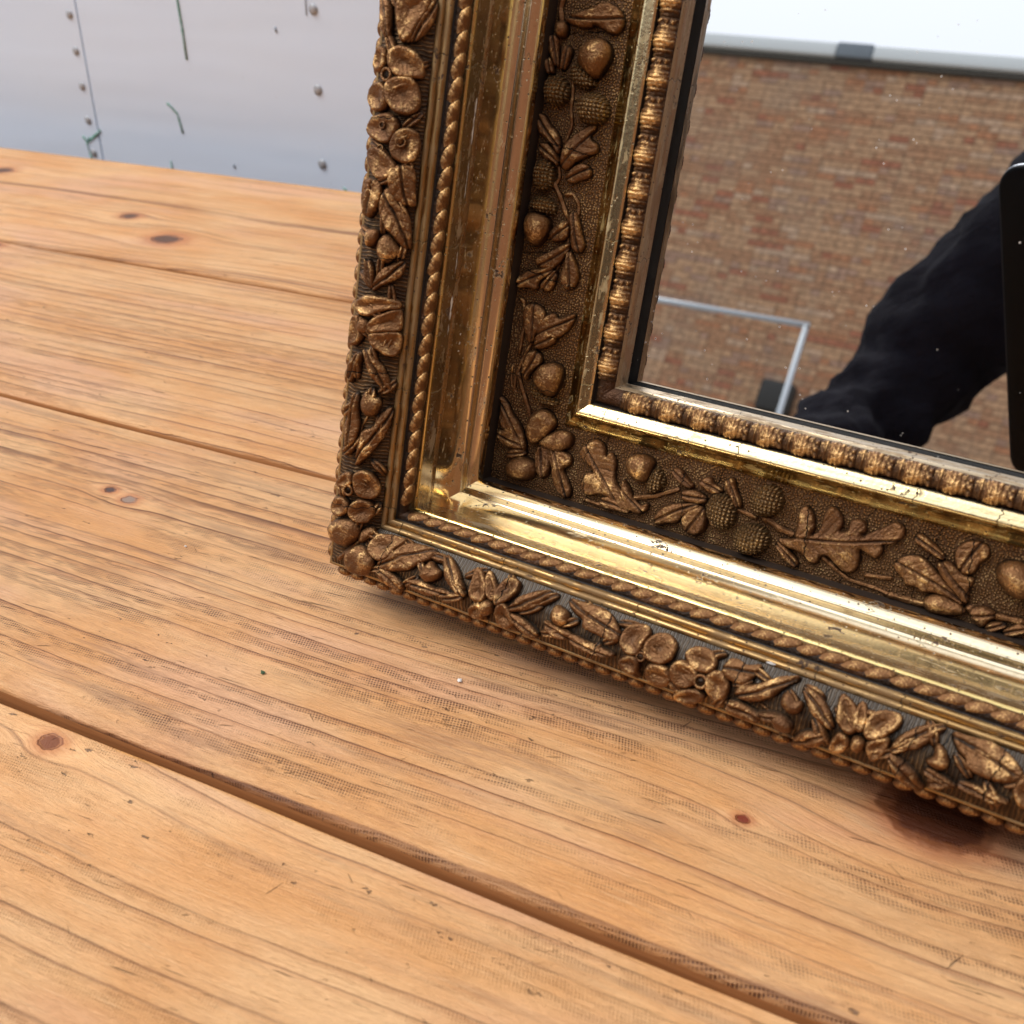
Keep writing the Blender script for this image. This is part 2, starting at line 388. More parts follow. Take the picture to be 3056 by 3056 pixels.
    for (kx, ky, kr_, kcol) in knots:
        kx = (kx - TX) * 1000; ky = (ky - TY) * 1000; r = kr_ * 1000
        dx = g.sub(X, kx); dy = g.sub(Y, ky)
        wob = g.mul(g.sub(g.noise(g.vec(g.mul(X, 1.6 / r), g.mul(Y, 1.6 / r), 1.0), 1, 4), 0.5), 0.7)
        q = g.add(g.m_('SQRT', g.add(g.m_('POWER', g.mul(dx, 1 / r), 2.0), g.m_('POWER', g.mul(dy, 1 / (r * .72)), 2.0))), wob)
        col = g.mix(g.mul(g.sub(1.0, g.sstep(q, 0.8, 1.6 if kr_ > .012 else 2.4)), 0.62), col, lin(176, 96, 50))
        rings = g.mul(g.m_('SINE', g.mul(q, 18.0)), 0.05 if kr_ > .012 else .12)
        kk = g.mix(g.sstep(g.add(q, g.mul(rings, 1.5)), .60, 1.15), kcol, lin(142, 82, 46))
        col = g.mix(g.mul(g.sub(1.0, g.sstep(g.add(q, rings), 0.78, 1.06)), 0.93), col, kk)
        hgt = g.sub(hgt, g.mul(g.sub(1.0, g.sstep(q, 0.7, 1.0)), 0.5))
    rough = g.add(0.34, g.mul(g.noise(V2(.05, .3, 2.0), 1, 3), 0.30))
    return g.bsdf(col, rough, nrm=g.bump(hgt, 0.0009, 1.0), **{'Specular IOR Level': 0.42})
g = G('grubby_plank_edge'); p = g.obj(); px_, py_, pz_ = g.xyz(p)
M_edge = g.bsdf(g.mix(g.noise(g.vec(g.mul(px_, 30), g.mul(py_, 200), g.mul(pz_, 900)), 1.0, 4, .6), lin(156, 98, 56), lin(214, 152, 94)), 0.55)
KD = lin(88, 62, 48); KR = lin(128, 60, 34); KX = lin(76, 32, 10)
seams = [0.6005, 0.4315, 0.2760, 0.1350, -0.005, -0.145, -0.285]
knots = [[(-0.5256, 0.499, 0.0068, KD), (-0.4703, 0.4717, 0.0105, KD), (-0.6988, 0.550, 0.009, KD)],
         [(-0.566, 0.4215, 0.007, KD), (0.12, 0.36, 0.012, KR)],
         [(-0.2874, 0.2333, 0.0026, lin(74, 58, 56)), (-0.2758, 0.2309, 0.0034, lin(150, 128, 112)), (-0.0285, 0.1797, 0.0020, lin(120, 40, 18)), (0.0155, 0.2010, 0.0150, KX)],
         [(-0.2070, 0.1268, 0.0040, lin(126, 72, 44))], [], []]
specs = [(3.0, 0.0, 0, 0.8, 22.0, .11), (11.0, 0.35, 0, 0.9, 10.0, .15), (5.0, 1.0, 0, 1.0, 10.0, .14), (17.0, 0.06, 4, 0.75, 34.0, .10), (23.0, 0.5, 0, 1.0, 14.0, .13), (29.0, 0.5, 0, 1.0, 14.0, .13)]
def plank(y0, y1, m, seed, rot_r=0.0045):
    # cross-section with worn round edges, slight wander along the length
    th = 0.034; ra, rb = 0.0026, 0.0010; sec = []        # near edge worn rounder than the far one
    for k in range(5): t = math.pi / 2 * k / 4; sec.append((y0 + ra - ra * math.cos(t), 0.75 - ra + ra * math.sin(t), -1))
    for k in range(1, 12): sec.append((y0 + ra + (y1 - y0 - ra - rb) * k / 12, 0.75, 0))
    for k in range(4): t = math.pi / 2 * k / 3; sec.append((y1 - rb + rb * math.sin(t), 0.75 - rb + rb * math.cos(t), 1))
    sec += [(y1, 0.75 - th, 1), (y0, 0.75 - th, -1)]
    xs = np.concatenate([np.linspace(-0.95, -0.65, 6)[:-1], np.linspace(-0.65, 0.35, 220), np.linspace(0.35, 0.95, 12)[1:]])
    rr = np.random.default_rng(seed); n = len(xs)
    def wob(amp, f0):
        return sum(amp / k * np.sin(xs * f0 * k + rr.uniform(0, 6.28)) for k in (1, 2.3, 4.1, 9.7, 21.0))
    wa, wb = wob(0.0006, 9), wob(0.0006, 9)
    V = []; F = []; m_ = len(sec)
    cup = rr.uniform(-0.0003, 0.0005)
    for i, x in enumerate(xs):
        for (yy, zz_, sd_) in sec:
            q = (yy - y0) / (y1 - y0) * 2 - 1
            off = wa[i] if sd_ < 0 else wb[i] if sd_ > 0 else wa[i] * (1 - q) / 2 + wb[i] * (1 + q) / 2
            zc = zz_ - (cup * q * q if zz_ > 0.74 else 0)
            V.append((x - TX, yy + off - TY, zc))
        if i:
            for k in range(m_): F.append(((i - 1) * m_ + k, (i - 1) * m_ + (k + 1) % m_, i * m_ + (k + 1) % m_, i * m_ + k))
    F.append(tuple(range(m_))); F.append(tuple((n - 1) * m_ + k for k in range(m_))[::-1])
    F = [q[::-1] for q in F]
    mi = []
    for q in F: mi.append(1 if all(V[k][2] < 0.7494 - 0.0012 for k in q) or sum(V[k][2] for k in q) / len(q) < 0.742 else 0)
    o = mesh('plank', V, F, [m, M_edge], TB, mat_idx=mi)
    at = o.data.attributes.new('sharp_edge', 'BOOLEAN', 'EDGE') if False else None
    return o
for i in range(6):
    y1, y0 = seams[i], seams[i + 1]
    sd_, dt, tn, dk, wv_, sp_ = specs[i]
    plank(y0 + (0.0021 if i < 5 else 0), y1 - (0.0021 if i else 0), wood('pine_plank_%d' % i, sd_, knots[i], dt, tn, dk, wv_, sp_, y1), 40 + i)
M_leg = wood('pine_leg', 31.0, [])
for x in (-0.9, 0.68):
    for y in (0.54, -0.225):
        bevel_box('leg', (x - TX, x + 0.07 - TX, y - 0.035 - TY, y + 0.035 - TY, 0.0, 0.715), M_leg, TB, 0.004)
for y in (0.54, -0.225):
    bevel_box('apron', (-0.829 - TX, 0.679 - TX, y - 0.012 - TY, y + 0.012 - TY, 0.62, 0.714), M_leg, TB, 0.003)
for x in (-0.865, 0.715):
    bevel_box('apron', (x - 0.012 - TX, x + 0.012 - TX, -0.189 - TY, 0.504 - TY, 0.62, 0.714), M_leg, TB, 0.003)

# crumbs on the table
g = G('white_chip'); M_chip = g.bsdf((0.8, 0.78, 0.72), 0.6)
g = G('green_scrap'); M_scr = g.bsdf(lin(52, 78, 44), 0.7)
def crumb(name, label, cat, loc, r, m, flat=0.6, grp=None):
    rr = random.Random(int(abs(loc[0]) * 1e5)); bm = bmesh.new(); bmesh.ops.create_icosphere(bm, subdivisions=1, radius=r)
    for q in bm.verts:
        s = rr.uniform(.6, 1.25); q.co = Vector((q.co.x * s * rr.uniform(.8, 1.5), q.co.y * s, q.co.z * s * flat))
    zmin = min(q.co.z for q in bm.verts)
    for q in bm.verts: q.co.z -= zmin
    me = bpy.data.meshes.new(name); bm.to_mesh(me); bm.free(); me.materials.append(m)
    o = bpy.data.objects.new(name, me); COL.objects.link(o); o.location = loc; tag(o, label, cat, grp); return o
crumb('paint_chip', 'white paint chip lying on the plank below the carved bottom edge', 'paint chip', (-0.1158, 0.1943, 0.7503), 0.0007, M_chip)
crumb('paint_chip', 'tiny white chip on the plank left of the frame corner', 'paint chip', (-0.2351, 0.2151, 0.7503), 0.0005, M_chip)
crumb('plaster_flake', 'white plaster flake wedged under the bottom left corner of the frame', 'plaster flake', (-0.1745, 0.2245, 0.7503), 0.0014, M_chip, 1.2)
crumb('leaf_scrap', 'tiny green leaf scrap on the middle plank', 'leaf scrap', (-0.1704, 0.1735, 0.7503), 0.0008, M_scr, 0.3)

# ------------------------------------------------------------------ gilt frame
K = 0.52e-3
FM = Matrix.Identity(4)
fu = Vector((0.9948, -0.1016, 0.0)).normalized(); fn = Vector((-0.0966, -0.9463, 0.3084)); fn = (fn - fu * fn.dot(fu)).normalized(); fv = fn.cross(fu)
for i in range(3): FM[i][0] = fu[i]; FM[i][1] = fv[i]; FM[i][2] = fn[i]
FM.translation = Vector((-0.0945, 0.2719, 0.8152))
FR = thing('gilt_mirror', 'ornate antique gilt framed mirror leaning back on the wooden table', 'mirror')
base_local = Vector((500, -128, -12)) * K
FR.matrix_world = FM @ Matrix.Translation(base_local)
OFF = np.array([500.0, -128.0, -12.0])
WO, HO = 1450.0, 2190.0
def to3(side, a, s, h):
    """arm coordinates (mm of the frame's own scale) -> frame-local metres; L: left arm, B: bottom, R, T"""
    a = np.asarray(a, float); s = np.asarray(s, float); h = np.asarray(h, float)
    if side == 'L': u, v_ = -s, a
    elif side == 'B': u, v_ = a, -s
    elif side == 'R': u, v_ = WO + s, a
    else: u, v_ = a, HO + s
    return (np.stack([u + 0 * h, v_ + 0 * h, h + 0 * u], -1) - OFF) * K

def gilt_common(g, cracks=True, per=46.0):
    x, y, z = g.xyz(g.uv())
    if cracks:
        wv = g.add(g.mul(x, 1 / per), g.mul(g.sub(g.noise(g.vec(g.mul(x, .05), g.mul(y, .25), 0.0), 1, 3), .5), .10))
        wv = g.add(wv, g.mul(y, 0.0025))
        cr = g.voro(wv, 1.0, 'DISTANCE_TO_EDGE', '1D')
        crack = g.sub(1.0, g.sstep(cr, 0.10 / per, 0.34 / per))
    else: crack = None
    return x, y, crack
def bronze(name, band=None, cracks=True, dusty=0.0, gold=0.0):
    """old bronzed composition ornament: patina and painted shade dark in the hollows, rubbed gold on the high points"""
    g = G(name); x, y, crack = gilt_common(g, cracks, 62.0); P = g.obj()
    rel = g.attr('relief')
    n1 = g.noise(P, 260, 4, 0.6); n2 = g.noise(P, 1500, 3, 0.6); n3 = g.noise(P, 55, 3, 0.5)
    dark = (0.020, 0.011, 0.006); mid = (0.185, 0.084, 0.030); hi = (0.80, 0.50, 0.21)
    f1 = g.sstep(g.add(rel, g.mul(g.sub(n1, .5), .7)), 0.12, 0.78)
    col = g.mix(f1, dark, mid)  # hollows darkened in the colour: patina plus painted crevice shade
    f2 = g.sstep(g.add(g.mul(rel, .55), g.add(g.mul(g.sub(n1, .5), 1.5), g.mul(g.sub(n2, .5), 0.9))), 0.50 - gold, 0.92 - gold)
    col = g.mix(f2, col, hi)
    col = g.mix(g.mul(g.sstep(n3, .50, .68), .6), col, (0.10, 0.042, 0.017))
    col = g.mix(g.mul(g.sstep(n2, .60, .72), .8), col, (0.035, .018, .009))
    h = g.add(g.mul(n2, .6), g.mul(n1, 1.5))
    metal = g.add(0.72, g.mul(f2, 0.25))
    if band == 'cup':
        vd = g.voro(g.vec(g.mul(x, 1 / 2.1), g.mul(y, 1 / 2.1), 0.0), 1.0, 'F1', '2D', 0.25)
        b = g.sub(1.0, g.sstep(vd, 0.0, 0.62)); h = g.add(g.mul(h, .4), g.mul(b, 3.6))
        col = g.mix(g.mul(g.sub(1.0, b), .7), g.mix(.35, col, hi), dark)
    if band == 'stipple':
        vd = g.voro(g.vec(g.mul(x, 1 / 1.6), g.mul(y, 1 / 1.6), 0.0), 1.0, 'F1', '2D', 0.75)
        b = g.sub(1.0, g.sstep(vd, 0.12, 0.52)); h = g.add(g.mul(h, 0.3), g.mul(b, 2.6))
        col = g.mix(b, (0.12, .060, .025), g.mix(g.sstep(g.add(n1, g.mul(n3, .4)), .62, 1.0), (0.38, .19, .075), (0.74, .48, .22)))  # pale gold glints of the grain tops put into the colour
    if band == 'ribbed':
        wn = g.mul(g.sub(g.noise(g.vec(g.mul(x, .12), g.mul(y, .12), 0.0), 1, 2), .5), 3.0)
        s = g.m_('SINE', g.mul(g.add(x, wn), 2 * math.pi / 2.1)); b = g.sstep(s, -.4, .9)
        h = g.add(g.mul(h, 0.4), g.mul(b, 1.0))
        col = g.mix(g.mul(g.sub(1.0, b), .7), g.mix(g.sstep(n1, .4, .7), (0.10, .056, .028), (0.32, .19, .085)), (0.022, .014, .009))
    if dusty > 0:
        N = g.n('ShaderNodeNewGeometry').outputs['Normal']; nz = g.xyz(N)[2]
        d = g.mul(g.mul(g.sstep(nz, 0.35, 0.85), dusty), g.sub(1.0, g.mul(f2, .8)))
        d = g.mul(d, g.sstep(g.add(g.sub(1.0, rel), g.mul(n1, .6)), .5, 1.2))
        col = g.mix(d, col, (0.075, 0.060, 0.042)); metal = g.mul(metal, g.sub(1.0, d))
    if crack is not None:
        col = g.mix(crack, col, (0.008, .006, .005)); h = g.sub(h, g.mul(crack, 2.5))
    rough = g.add(0.30, g.mul(n1, .24))
    return g.bsdf(col, rough, metal, nrm=g.bump(h, 0.00055, 1.0))
def gold_leaf(name, rough=0.13, tint=(0.86, 0.70, 0.36), wear=0.0, per=70.0, cracks=True, grain=0.0, smooth_=1.0):
    """burnished water gilding: smooth, bright, with pin-holes, rubs and cracks"""
    g = G(name); x, y, crack = gilt_common(g, cracks, per); P = g.obj()
    n1 = g.noise(g.vec(g.mul(x, .03), g.mul(y, .5), 0.0), 1, 4, .6)
    n2 = g.noise(P, 700, 3, .6)
    col = g.mix(g.mul(g.sstep(n1, .40, .72), .22 + wear * .6), tint, tuple(c_ * k for c_, k in zip(tint, (.78, .66, .50))))
    col = g.mix(g.mul(g.sstep(n2, .5, .8), .25), col, (.42, .26, .10))
    sp = g.voro(g.vec(g.mul(x, .16), g.mul(y, .16), 0.0), 1.0, 'F1', '2D')
    sn = g.noise(P, 900, 2); sm = g.mul(g.sub(1.0, g.sstep(sp, .05, .11)), g.sstep(sn, .44, .55))
    big = g.voro(g.vec(g.mul(x, .020), g.mul(y, .05), 4.0), 1.0, 'F1', '2D')
    bn = g.noise(P, 420, 3, .7); bm_ = g.mul(g.sub(1.0, g.sstep(big, .10, .22)), g.sstep(bn, .56, .60))
    sm = g.m_('MAXIMUM', sm, bm_)
    edge_dirt = g.sstep(g.add(g.noise(g.vec(g.mul(x, .05), g.mul(y, .16), 7.0), 1, 4, .7), wear * .16), .60, .74)
    col = g.mix(g.mul(edge_dirt, .15 + .45 * min(1.0, wear * 1.3)), col, (.20, .12, .055))
    col = g.mix(sm, col, (.09, .055, .035))
    metal = g.sub(1.0, g.mul(g.m_('MAXIMUM', sm, g.mul(edge_dirt, .6)), .8))
    r = g.add(rough, g.add(g.mul(n2, .05), g.add(g.mul(edge_dirt, .25), g.mul(sm, .4))))
    h = g.add(g.mul(n2, .05 + grain), g.mul(g.noise(g.vec(g.mul(x, .02), g.mul(y, .6), 0.0), 1, 2), .25))
    h = g.sub(g.mul(h, smooth_), g.mul(sm, .6))
    if crack is not None:
        ck = g.mul(crack, .75); col = g.mix(ck, col, (.05, .035, .02)); h = g.sub(h, g.mul(crack, 1.5))
    return g.bsdf(col, r, metal, nrm=g.bump(h, 0.00018, 1.0))
M_gold = gold_leaf('burnished_gold', 0.14, (0.93, 0.78, 0.52), per=260.0, smooth_=0.15)
M_granular = gold_leaf('granular_gold', 0.22, (0.88, 0.74, 0.42), wear=0.4, grain=0.35)
M_goldr = gold_leaf('gold_rim', 0.15, (0.80, 0.62, 0.26), wear=0.35, per=120.0)
M_fillet = gold_leaf('worn_gilt_fillet', 0.34, (0.46, 0.30, 0.13), wear=1.0)
M_taupe = gold_leaf('taupe_gilt_fillet', 0.22, (0.62, 0.50, 0.34), wear=0.4)
M_sight = gold_leaf('pale_gilt_sight_edge', 0.30, (0.50, 0.40, 0.27), wear=0.9)
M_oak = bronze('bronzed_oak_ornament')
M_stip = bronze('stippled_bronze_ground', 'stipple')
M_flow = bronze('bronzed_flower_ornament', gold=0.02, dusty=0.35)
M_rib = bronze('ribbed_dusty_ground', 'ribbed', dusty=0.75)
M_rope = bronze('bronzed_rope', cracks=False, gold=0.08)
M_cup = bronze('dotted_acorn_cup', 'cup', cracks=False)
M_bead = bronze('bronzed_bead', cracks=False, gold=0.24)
g = G('black_rebate'); M_black = g.bsdf((0.006, 0.005, 0.004), 0.7)
g = G('dark_groove_rim_shade'); M_dark = g.bsdf((0.022, 0.013, 0.008), 0.6)  # near-black of the grooves, also the shade painted under the gilt rim
g = G('frame_back_wood'); M_back = g.bsdf(lin(92, 62, 40), 0.8)
g = G('mirror_silver'); P = g.obj()
d1 = g.voro(P, 330.0, 'F1'); d1n = g.noise(P, 60, 2); dust = g.mul(g.sub(1.0, g.sstep(d1, .06, .13)), g.sstep(d1n, .46, .56))
d2 = g.noise(g.add(P, g.mul(g.noise(P, 90, 2), 0.004)), 900, 1); sc2 = g.mul(g.sstep(d2, .765, .80), .6)
dm = g.m_('MAXIMUM', dust, sc2)
q1 = g.n('ShaderNodeBsdfPrincipled'); q1.inputs['Base Color'].default_value = (.93, .94, .935, 1); q1.inputs['Metallic'].default_value = 1; q1.inputs['Roughness'].default_value = 0.0
q2 = g.n('ShaderNodeBsdfPrincipled'); q2.inputs['Base Color'].default_value = (.62, .58, .52, 1); q2.inputs['Roughness'].default_value = .6
ms = g.n('ShaderNodeMixShader'); g.put(ms.inputs[0], g.mul(dm, .65)); g.t.links.new(q1.outputs[0], ms.inputs[1]); g.t.links.new(q2.outputs[0], ms.inputs[2])
g.t.links.new(ms.outputs[0], g.out.inputs[0]); M_mirror = g.m

def smooth_prof(pr, n):
    pr = np.array(pr, float); L = np.r_[0, np.cumsum(np.linalg.norm(np.diff(pr, axis=0), axis=1))]
    m = n * 8; t = np.linspace(0, L[-1], m)
    D = np.stack([np.interp(t, L, pr[:, 0]), np.interp(t, L, pr[:, 1])], 1)
    for _ in range(max(6, m // 7)):                     # round the corners, ends held
        D[1:-1] = (D[:-2] + 2 * D[1:-1] + D[2:]) / 4
    return D[np.linspace(0, m - 1, n).round().astype(int)]
def sweep(name, prof, mat, n=None, sides='BLTR', da=12.0, relief=0.25, parent=None, wob=0.0, seed=0):
    """the moulding profile swept along each side of the frame and mitred"""
    pr = smooth_prof(prof, n) if n else np.array(prof, float)
    L = np.r_[0, np.cumsum(np.linalg.norm(np.diff(pr, axis=0), axis=1))]
    res = {}
    for sd_ in sides:
        lo, hi = (0.0, WO) if sd_ in 'BT' else (0.0, HO)
        fine = np.arange(0, 300, da) if sd_ in 'BL' else np.array([0.0])
        base = np.unique(np.r_[fine, np.linspace(fine[-1], hi, 8)])
        V = []; UV = []; F = []; m_ = len(pr)
        for i, a0 in enumerate(base):
            t = (a0 - lo) / (hi - lo)
            for k, (s, h) in enumerate(pr):
                a = (lo - s) * (1 - t) + (hi + s) * t if i in (0, len(base) - 1) or True else a0
                if sd_ in 'BL' and a0 <= 300:          # keep near-corner stations straight: mitre only fades in the first step
                    a = a0 if i else -s
                    if i and a0 < 0: a = a0
                elif i == len(base) - 1: a = hi + s
                else: a = a0 if i else -s
                V.append(to3(sd_, a, s, h)); UV.append((a + 7 * len(name), L[k] + 3.0 * k * 0))
            if i:
                for k in range(m_ - 1):
                    q = ((i - 1) * m_ + k, (i - 1) * m_ + k + 1, i * m_ + k + 1, i * m_ + k)
                    F.append(q if sd_ in 'LT' else q[::-1])
        if sd_ in 'LT': F = [q[::-1] for q in F] if sd_ == 'T' else F
        o = mesh(name, V, F, mat, parent or FR, uvs=UV, relief=[relief] * len(V))
        bm = bmesh.new(); bm.from_mesh(o.data)
        res[sd_] = o
        # point the normals to the front
        nv = sum((f_.normal * f_.calc_area() for f_ in bm.faces), Vector()); 
        pm = pr.mean(0); 
        dirs = {'L': Vector((1, 0, 0)), 'B': Vector((0, 1, 0)), 'R': Vector((-1, 0, 0)), 'T': Vector((0, -1, 0))}[sd_]
        want = out_dir(pr, dirs)
        if nv.dot(want) < 0: bmesh.ops.reverse_faces(bm, faces=bm.faces[:]); bm.to_mesh(o.data)
        bm.free()
    return res
def out_dir(pr, inward):
    d = pr[-1] - pr[0]           # (ds, dh) walking outwards: outward normal is (-dh, ds) in (s, h)
    n_s, n_h = -d[1], d[0]
    return -inward * n_s + Vector((0, 0, 1)) * n_h
OAKP_ = np.array([(74, 14), (31.6, 14.5)], float)[::-1]
FLOP = [(100, 93.7), (104, 97.2), (110, 100.8), (117, 102.5), (123, 102.3), (127.5, 100.5)]
sweep('rebate_lip', [(9, -0.5), (5, 0.4), (0.3, 7.0)], M_black)
sweep('sight_edge', [(0, 7.0), (0.1, 8.2), (0.6, 12.5), (0.9, 17.0), (2.2, 18.6)], M_sight, 8)
ib = sweep('bead_strip', [(2.2, 18.4), (4, 20.2), (8, 21.8), (11.5, 21.4), (12.8, 19.0)], M_bead, 10, relief=0.2)
sweep('groove', [(12.8, 19.0), (13.4, 19.5), (13.8, 22.6)], M_dark)
sweep('gilt_flat', [(13.8, 22.4), (14.4, 23.4), (17.0, 24.5), (19.9, 25.8), (20.6, 25.7), (20.8, 25.2)], M_granular, 10)
sweep('gilt_ogee', [(20.8, 25.2), (22.0, 24.2), (24.0, 21.2), (27.0, 18.6), (29.6, 16.9), (31.5, 15.6), (32.0, 13.5)], M_goldr, 14)
oakb = sweep('oak_band', [(31.8, 14.5), (45, 15.9), (60, 17.5), (74.6, 19.1)], M_stip, relief=0.25)
sweep('rim_drop', [(74.5, 18.6), (74.8, 28.6)], M_dark)  # dark colour stands in for the shadow line below the rim
sweep('gilt_rim', [(74.6, 28.4), (74.5, 30.4), (75.0, 33.0), (76.2, 35.2), (77.8, 36.8), (79.0, 37.7)], M_gold, 12)
sweep('cove', [(79.0, 37.4), (79.05, 38.5), (81.4, 38.1), (83.7, 37.7), (84.4, 38.6), (86.1, 41.3), (87.5, 44.2), (88.3, 47.4), (88.7, 51), (88.85, 55), (88.85, 60)], M_gold, 26)
sweep('cove_fillet', [(88.8, 60.0), (88.2, 60.4), (88.1, 66), (88.0, 76.4)], M_taupe)
sweep('rope_fillet', [(88.0, 76.4), (87.2, 76.8), (86.9, 78.0), (87.6, 79.2), (89, 79.6)], M_goldr, 8)
rp = sweep('rope_core', [(88.5, 79.0), (87.6, 82.5), (88.0, 86.4), (90.2, 88.6), (92.4, 88.6)], M_rope, 9, relief=0.15)
sweep('groove', [(92.4, 88.8), (92.9, 88.0), (93.1, 89.4)], M_dark)
sweep('step_fillet', [(93.1, 89.4), (93.3, 91.2), (93.7, 91.9), (96.4, 92.0), (96.7, 91.4)], M_fillet)
sweep('step_fillet', [(96.7, 91.4), (97.0, 93.3), (97.6, 94.0), (99.4, 94.1), (100, 93.7), (100.4, 92.5)], M_fillet, 9)
flob = sweep('flower_band', FLOP, M_rib, 16, relief=0.2)
sweep('edge_fillet', [(127.4, 100.3), (128.3, 100.9), (129.2, 100.2), (129.5, 98.0), (129.0, 95.5)], M_fillet, 8)
sb = sweep('bead_rail', [(129.0, 95.5), (132.0, 94), (134.0, 90), (133.4, 85), (129.6, 81.5)], M_rope, 8, relief=0.1)
sweep('side_board', [(129.6, 80.6), (128.6, 76), (128.3, 40), (128.0, -12.0)], M_back)
sweep('side_back', [(128.0, -12.0), (60, -12.0), (9, -2.0)], M_back)
# glass
gv = [to3('B', -9, -(-9), 0.0)]
def fl(u, v_, h): return tuple((np.array([u, v_, h]) - OFF) * K)
mesh('mirror_glass', [fl(-8, -8, 0), fl(WO + 8, -8, 0), fl(WO + 8, HO + 8, 0), fl(-8, HO + 8, 0)], [(0, 1, 2, 3)], M_mirror, FR, smooth=False)
mesh('back_board', [fl(-60, -60, -11), fl(WO + 60, -60, -11), fl(WO + 60, HO + 60, -11), fl(-60, HO + 60, -11)], [(3, 2, 1, 0)], M_back, FR, smooth=False)

# ---- template pieces repeated along the arms
def piece(side, va, faces):
    """template given in (a, s, h) mm -> verts in metres for one arm, faces oriented"""
    va = np.asarray(va, float)
    if side == 'L': V = np.stack([-va[:, 1], va[:, 0], va[:, 2]], -1); F = [tuple(q) for q in faces]
    else: V = np.stack([va[:, 0], -va[:, 1], va[:, 2]], -1); F = [tuple(q)[::-1] for q in faces]
    return V * K, F
def piece_mesh(name, side, va, faces, mat, relief):
    V, F = piece(side, va, faces); o = mesh(name, V, F, mat, uvs=[(q[0], q[1]) for q in va], relief=relief)
    bm = bmesh.new(); bm.from_mesh(o.data); bmesh.ops.recalc_face_normals(bm, faces=bm.faces[:]); bm.to_mesh(o.data); bm.free()
    me = o.data; bpy.data.objects.remove(o); return me
def ellipsoid(ra, rs, rh, shear=0.0, n=16, m=11, nz=0.0, seed=1):
    V = []; F = []; R = []; rr = np.random.default_rng(seed); ph = rr.uniform(0, 6.28, 6)
    for i in range(m + 1):
        t = math.pi * i / m
        for k in range(n):
            p = 2 * math.pi * k / n
            a = -math.cos(t); c_ = math.sin(t) ** 0.8; s = math.cos(p) * c_; h = math.sin(p) * c_
            w_ = 1 + nz * (math.sin(3 * p + ph[0]) * math.sin(4 * t + ph[1]) + .6 * math.sin(5 * p + ph[2] + 3 * t))
            V.append((a * ra - s * shear, s * rs * w_, h * rh * w_)); R.append(0.25 + 0.75 * c_ * (0.75 + .25 * h))
        if i:
            for k in range(n): F.append(((i - 1) * n + k, (i - 1) * n + (k + 1) % n, i * n + (k + 1) % n, i * n + k))
    return V, F, R
rope_me = {sd_: [piece_mesh('rope_bead', sd_, *ellipsoid(7.6, 3.9, 4.3, 5.4, nz=0.05, seed=k)[:2], M_rope, ellipsoid(7.6, 3.9, 4.3, 5.4, seed=k)[2]) for k in range(4)] for sd_ in 'LB'}
side_me = {sd_: [piece_mesh('edge_bead', sd_, *ellipsoid(5.3, 3.4, 4.4, 0.6, 14, 9, 0.05, k)[:2], M_rope, ellipsoid(5.3, 3.4, 4.4, .6, 14, 9, 0, k)[2]) for k in range(3)] for sd_ in 'LB'}
def put(name, side, me, a, s, h, parent):
    p = to3(side, a, s, h); return inst(name, me, parent, tuple(p))
ABEG = {'L': 205, 'B': 262}
for sd_ in 'LB':
    par = rp[sd_]; k = 0; a = -82.0 + (0 if sd_ == 'B' else 1.5)
    while a < ABEG[sd_] + 40:
        put('rope_bead', sd_, rope_me[sd_][k % 4], a + rnd.uniform(-.4, .4), 90.1, 84.6, par); a += 10.95; k += 1
    par = sb[sd_]; a = -124.0; k = 0
    while a < ABEG[sd_] + 40:
        put('edge_bead', sd_, side_me[sd_][k % 3], a, 134.6, 90.0, par); a += 9.7; k += 1
# ribbed bead and pearls of the inner moulding
def reel(seed):
    V = []; F = []; R = []; na, nc = 46, 16
    rr = np.random.default_rng(seed); pr = smooth_prof([(2.2, 18.4), (4, 20.2), (8, 21.8), (11.5, 21.4), (12.8, 19.0)], nc)
    ph = rr.uniform(0, 6.28, 4)
    for i in range(na):
        a = -9.5 + 19.0 * i / (na - 1)
        for k in range(nc):
            t = k / (nc - 1); s, h = pr[k]; cp = max(0.0, math.sin(math.pi * t)) ** 0.42
            b = 0.8 * cp + 1.9 * math.exp(-(abs(a + 0.8) / 4.2) ** 3.4) * cp + 0.7 * math.exp(-((a - 5.0) / .7) ** 2) * cp + 0.8 * math.exp(-((a + 6.6) / .8) ** 2) * cp + .18 * math.cos(a * 3.0) * cp
            for pt in (0.25, 0.5, 0.75):
                d2 = ((a - 7.6) / 1.25) ** 2 + ((t - pt) / 0.085) ** 2
                if d2 < 1: b = max(b, 0.8 * cp + 1.1 * math.sqrt(1 - d2))
            b += 0.22 * math.sin(a * 1.9 + ph[0]) * math.sin(t * 11 + ph[1]) * cp
            tn = pr[min(k + 1, nc - 1)] - pr[max(k - 1, 0)]; tn = tn / np.linalg.norm(tn); nn = np.array([-tn[1], tn[0]])
            V.append((a, s + nn[0] * (b + .12), h + nn[1] * (b + .12))); R.append(min(1, 0.22 + b / 3.6 * .8))
        if i:
            for k in range(nc - 1): F.append(((i - 1) * nc + k, (i - 1) * nc + k + 1, i * nc + k + 1, i * nc + k))
    return V, F, R
for sd_ in 'LB':
    mes = []
    for k in range(3):
        v, f, r_ = reel(k); V, F = piece(sd_, v, f); F = [q[::-1] for q in F]
        o = mesh('ribbed_bead', V, F, M_bead, uvs=[(q[0], q[1]) for q in v], relief=r_)
        mes.append(o.data); bpy.data.objects.remove(o)
    a = 14.0 if sd_ == 'B' else 11.0; k = 0
    while a < ABEG[sd_] + 20:
        p = to3(sd_, a, 0.0, 0.0); inst('ribbed_bead', mes[k % 3], ib[sd_], tuple(p)); a += 19.0; k += 1

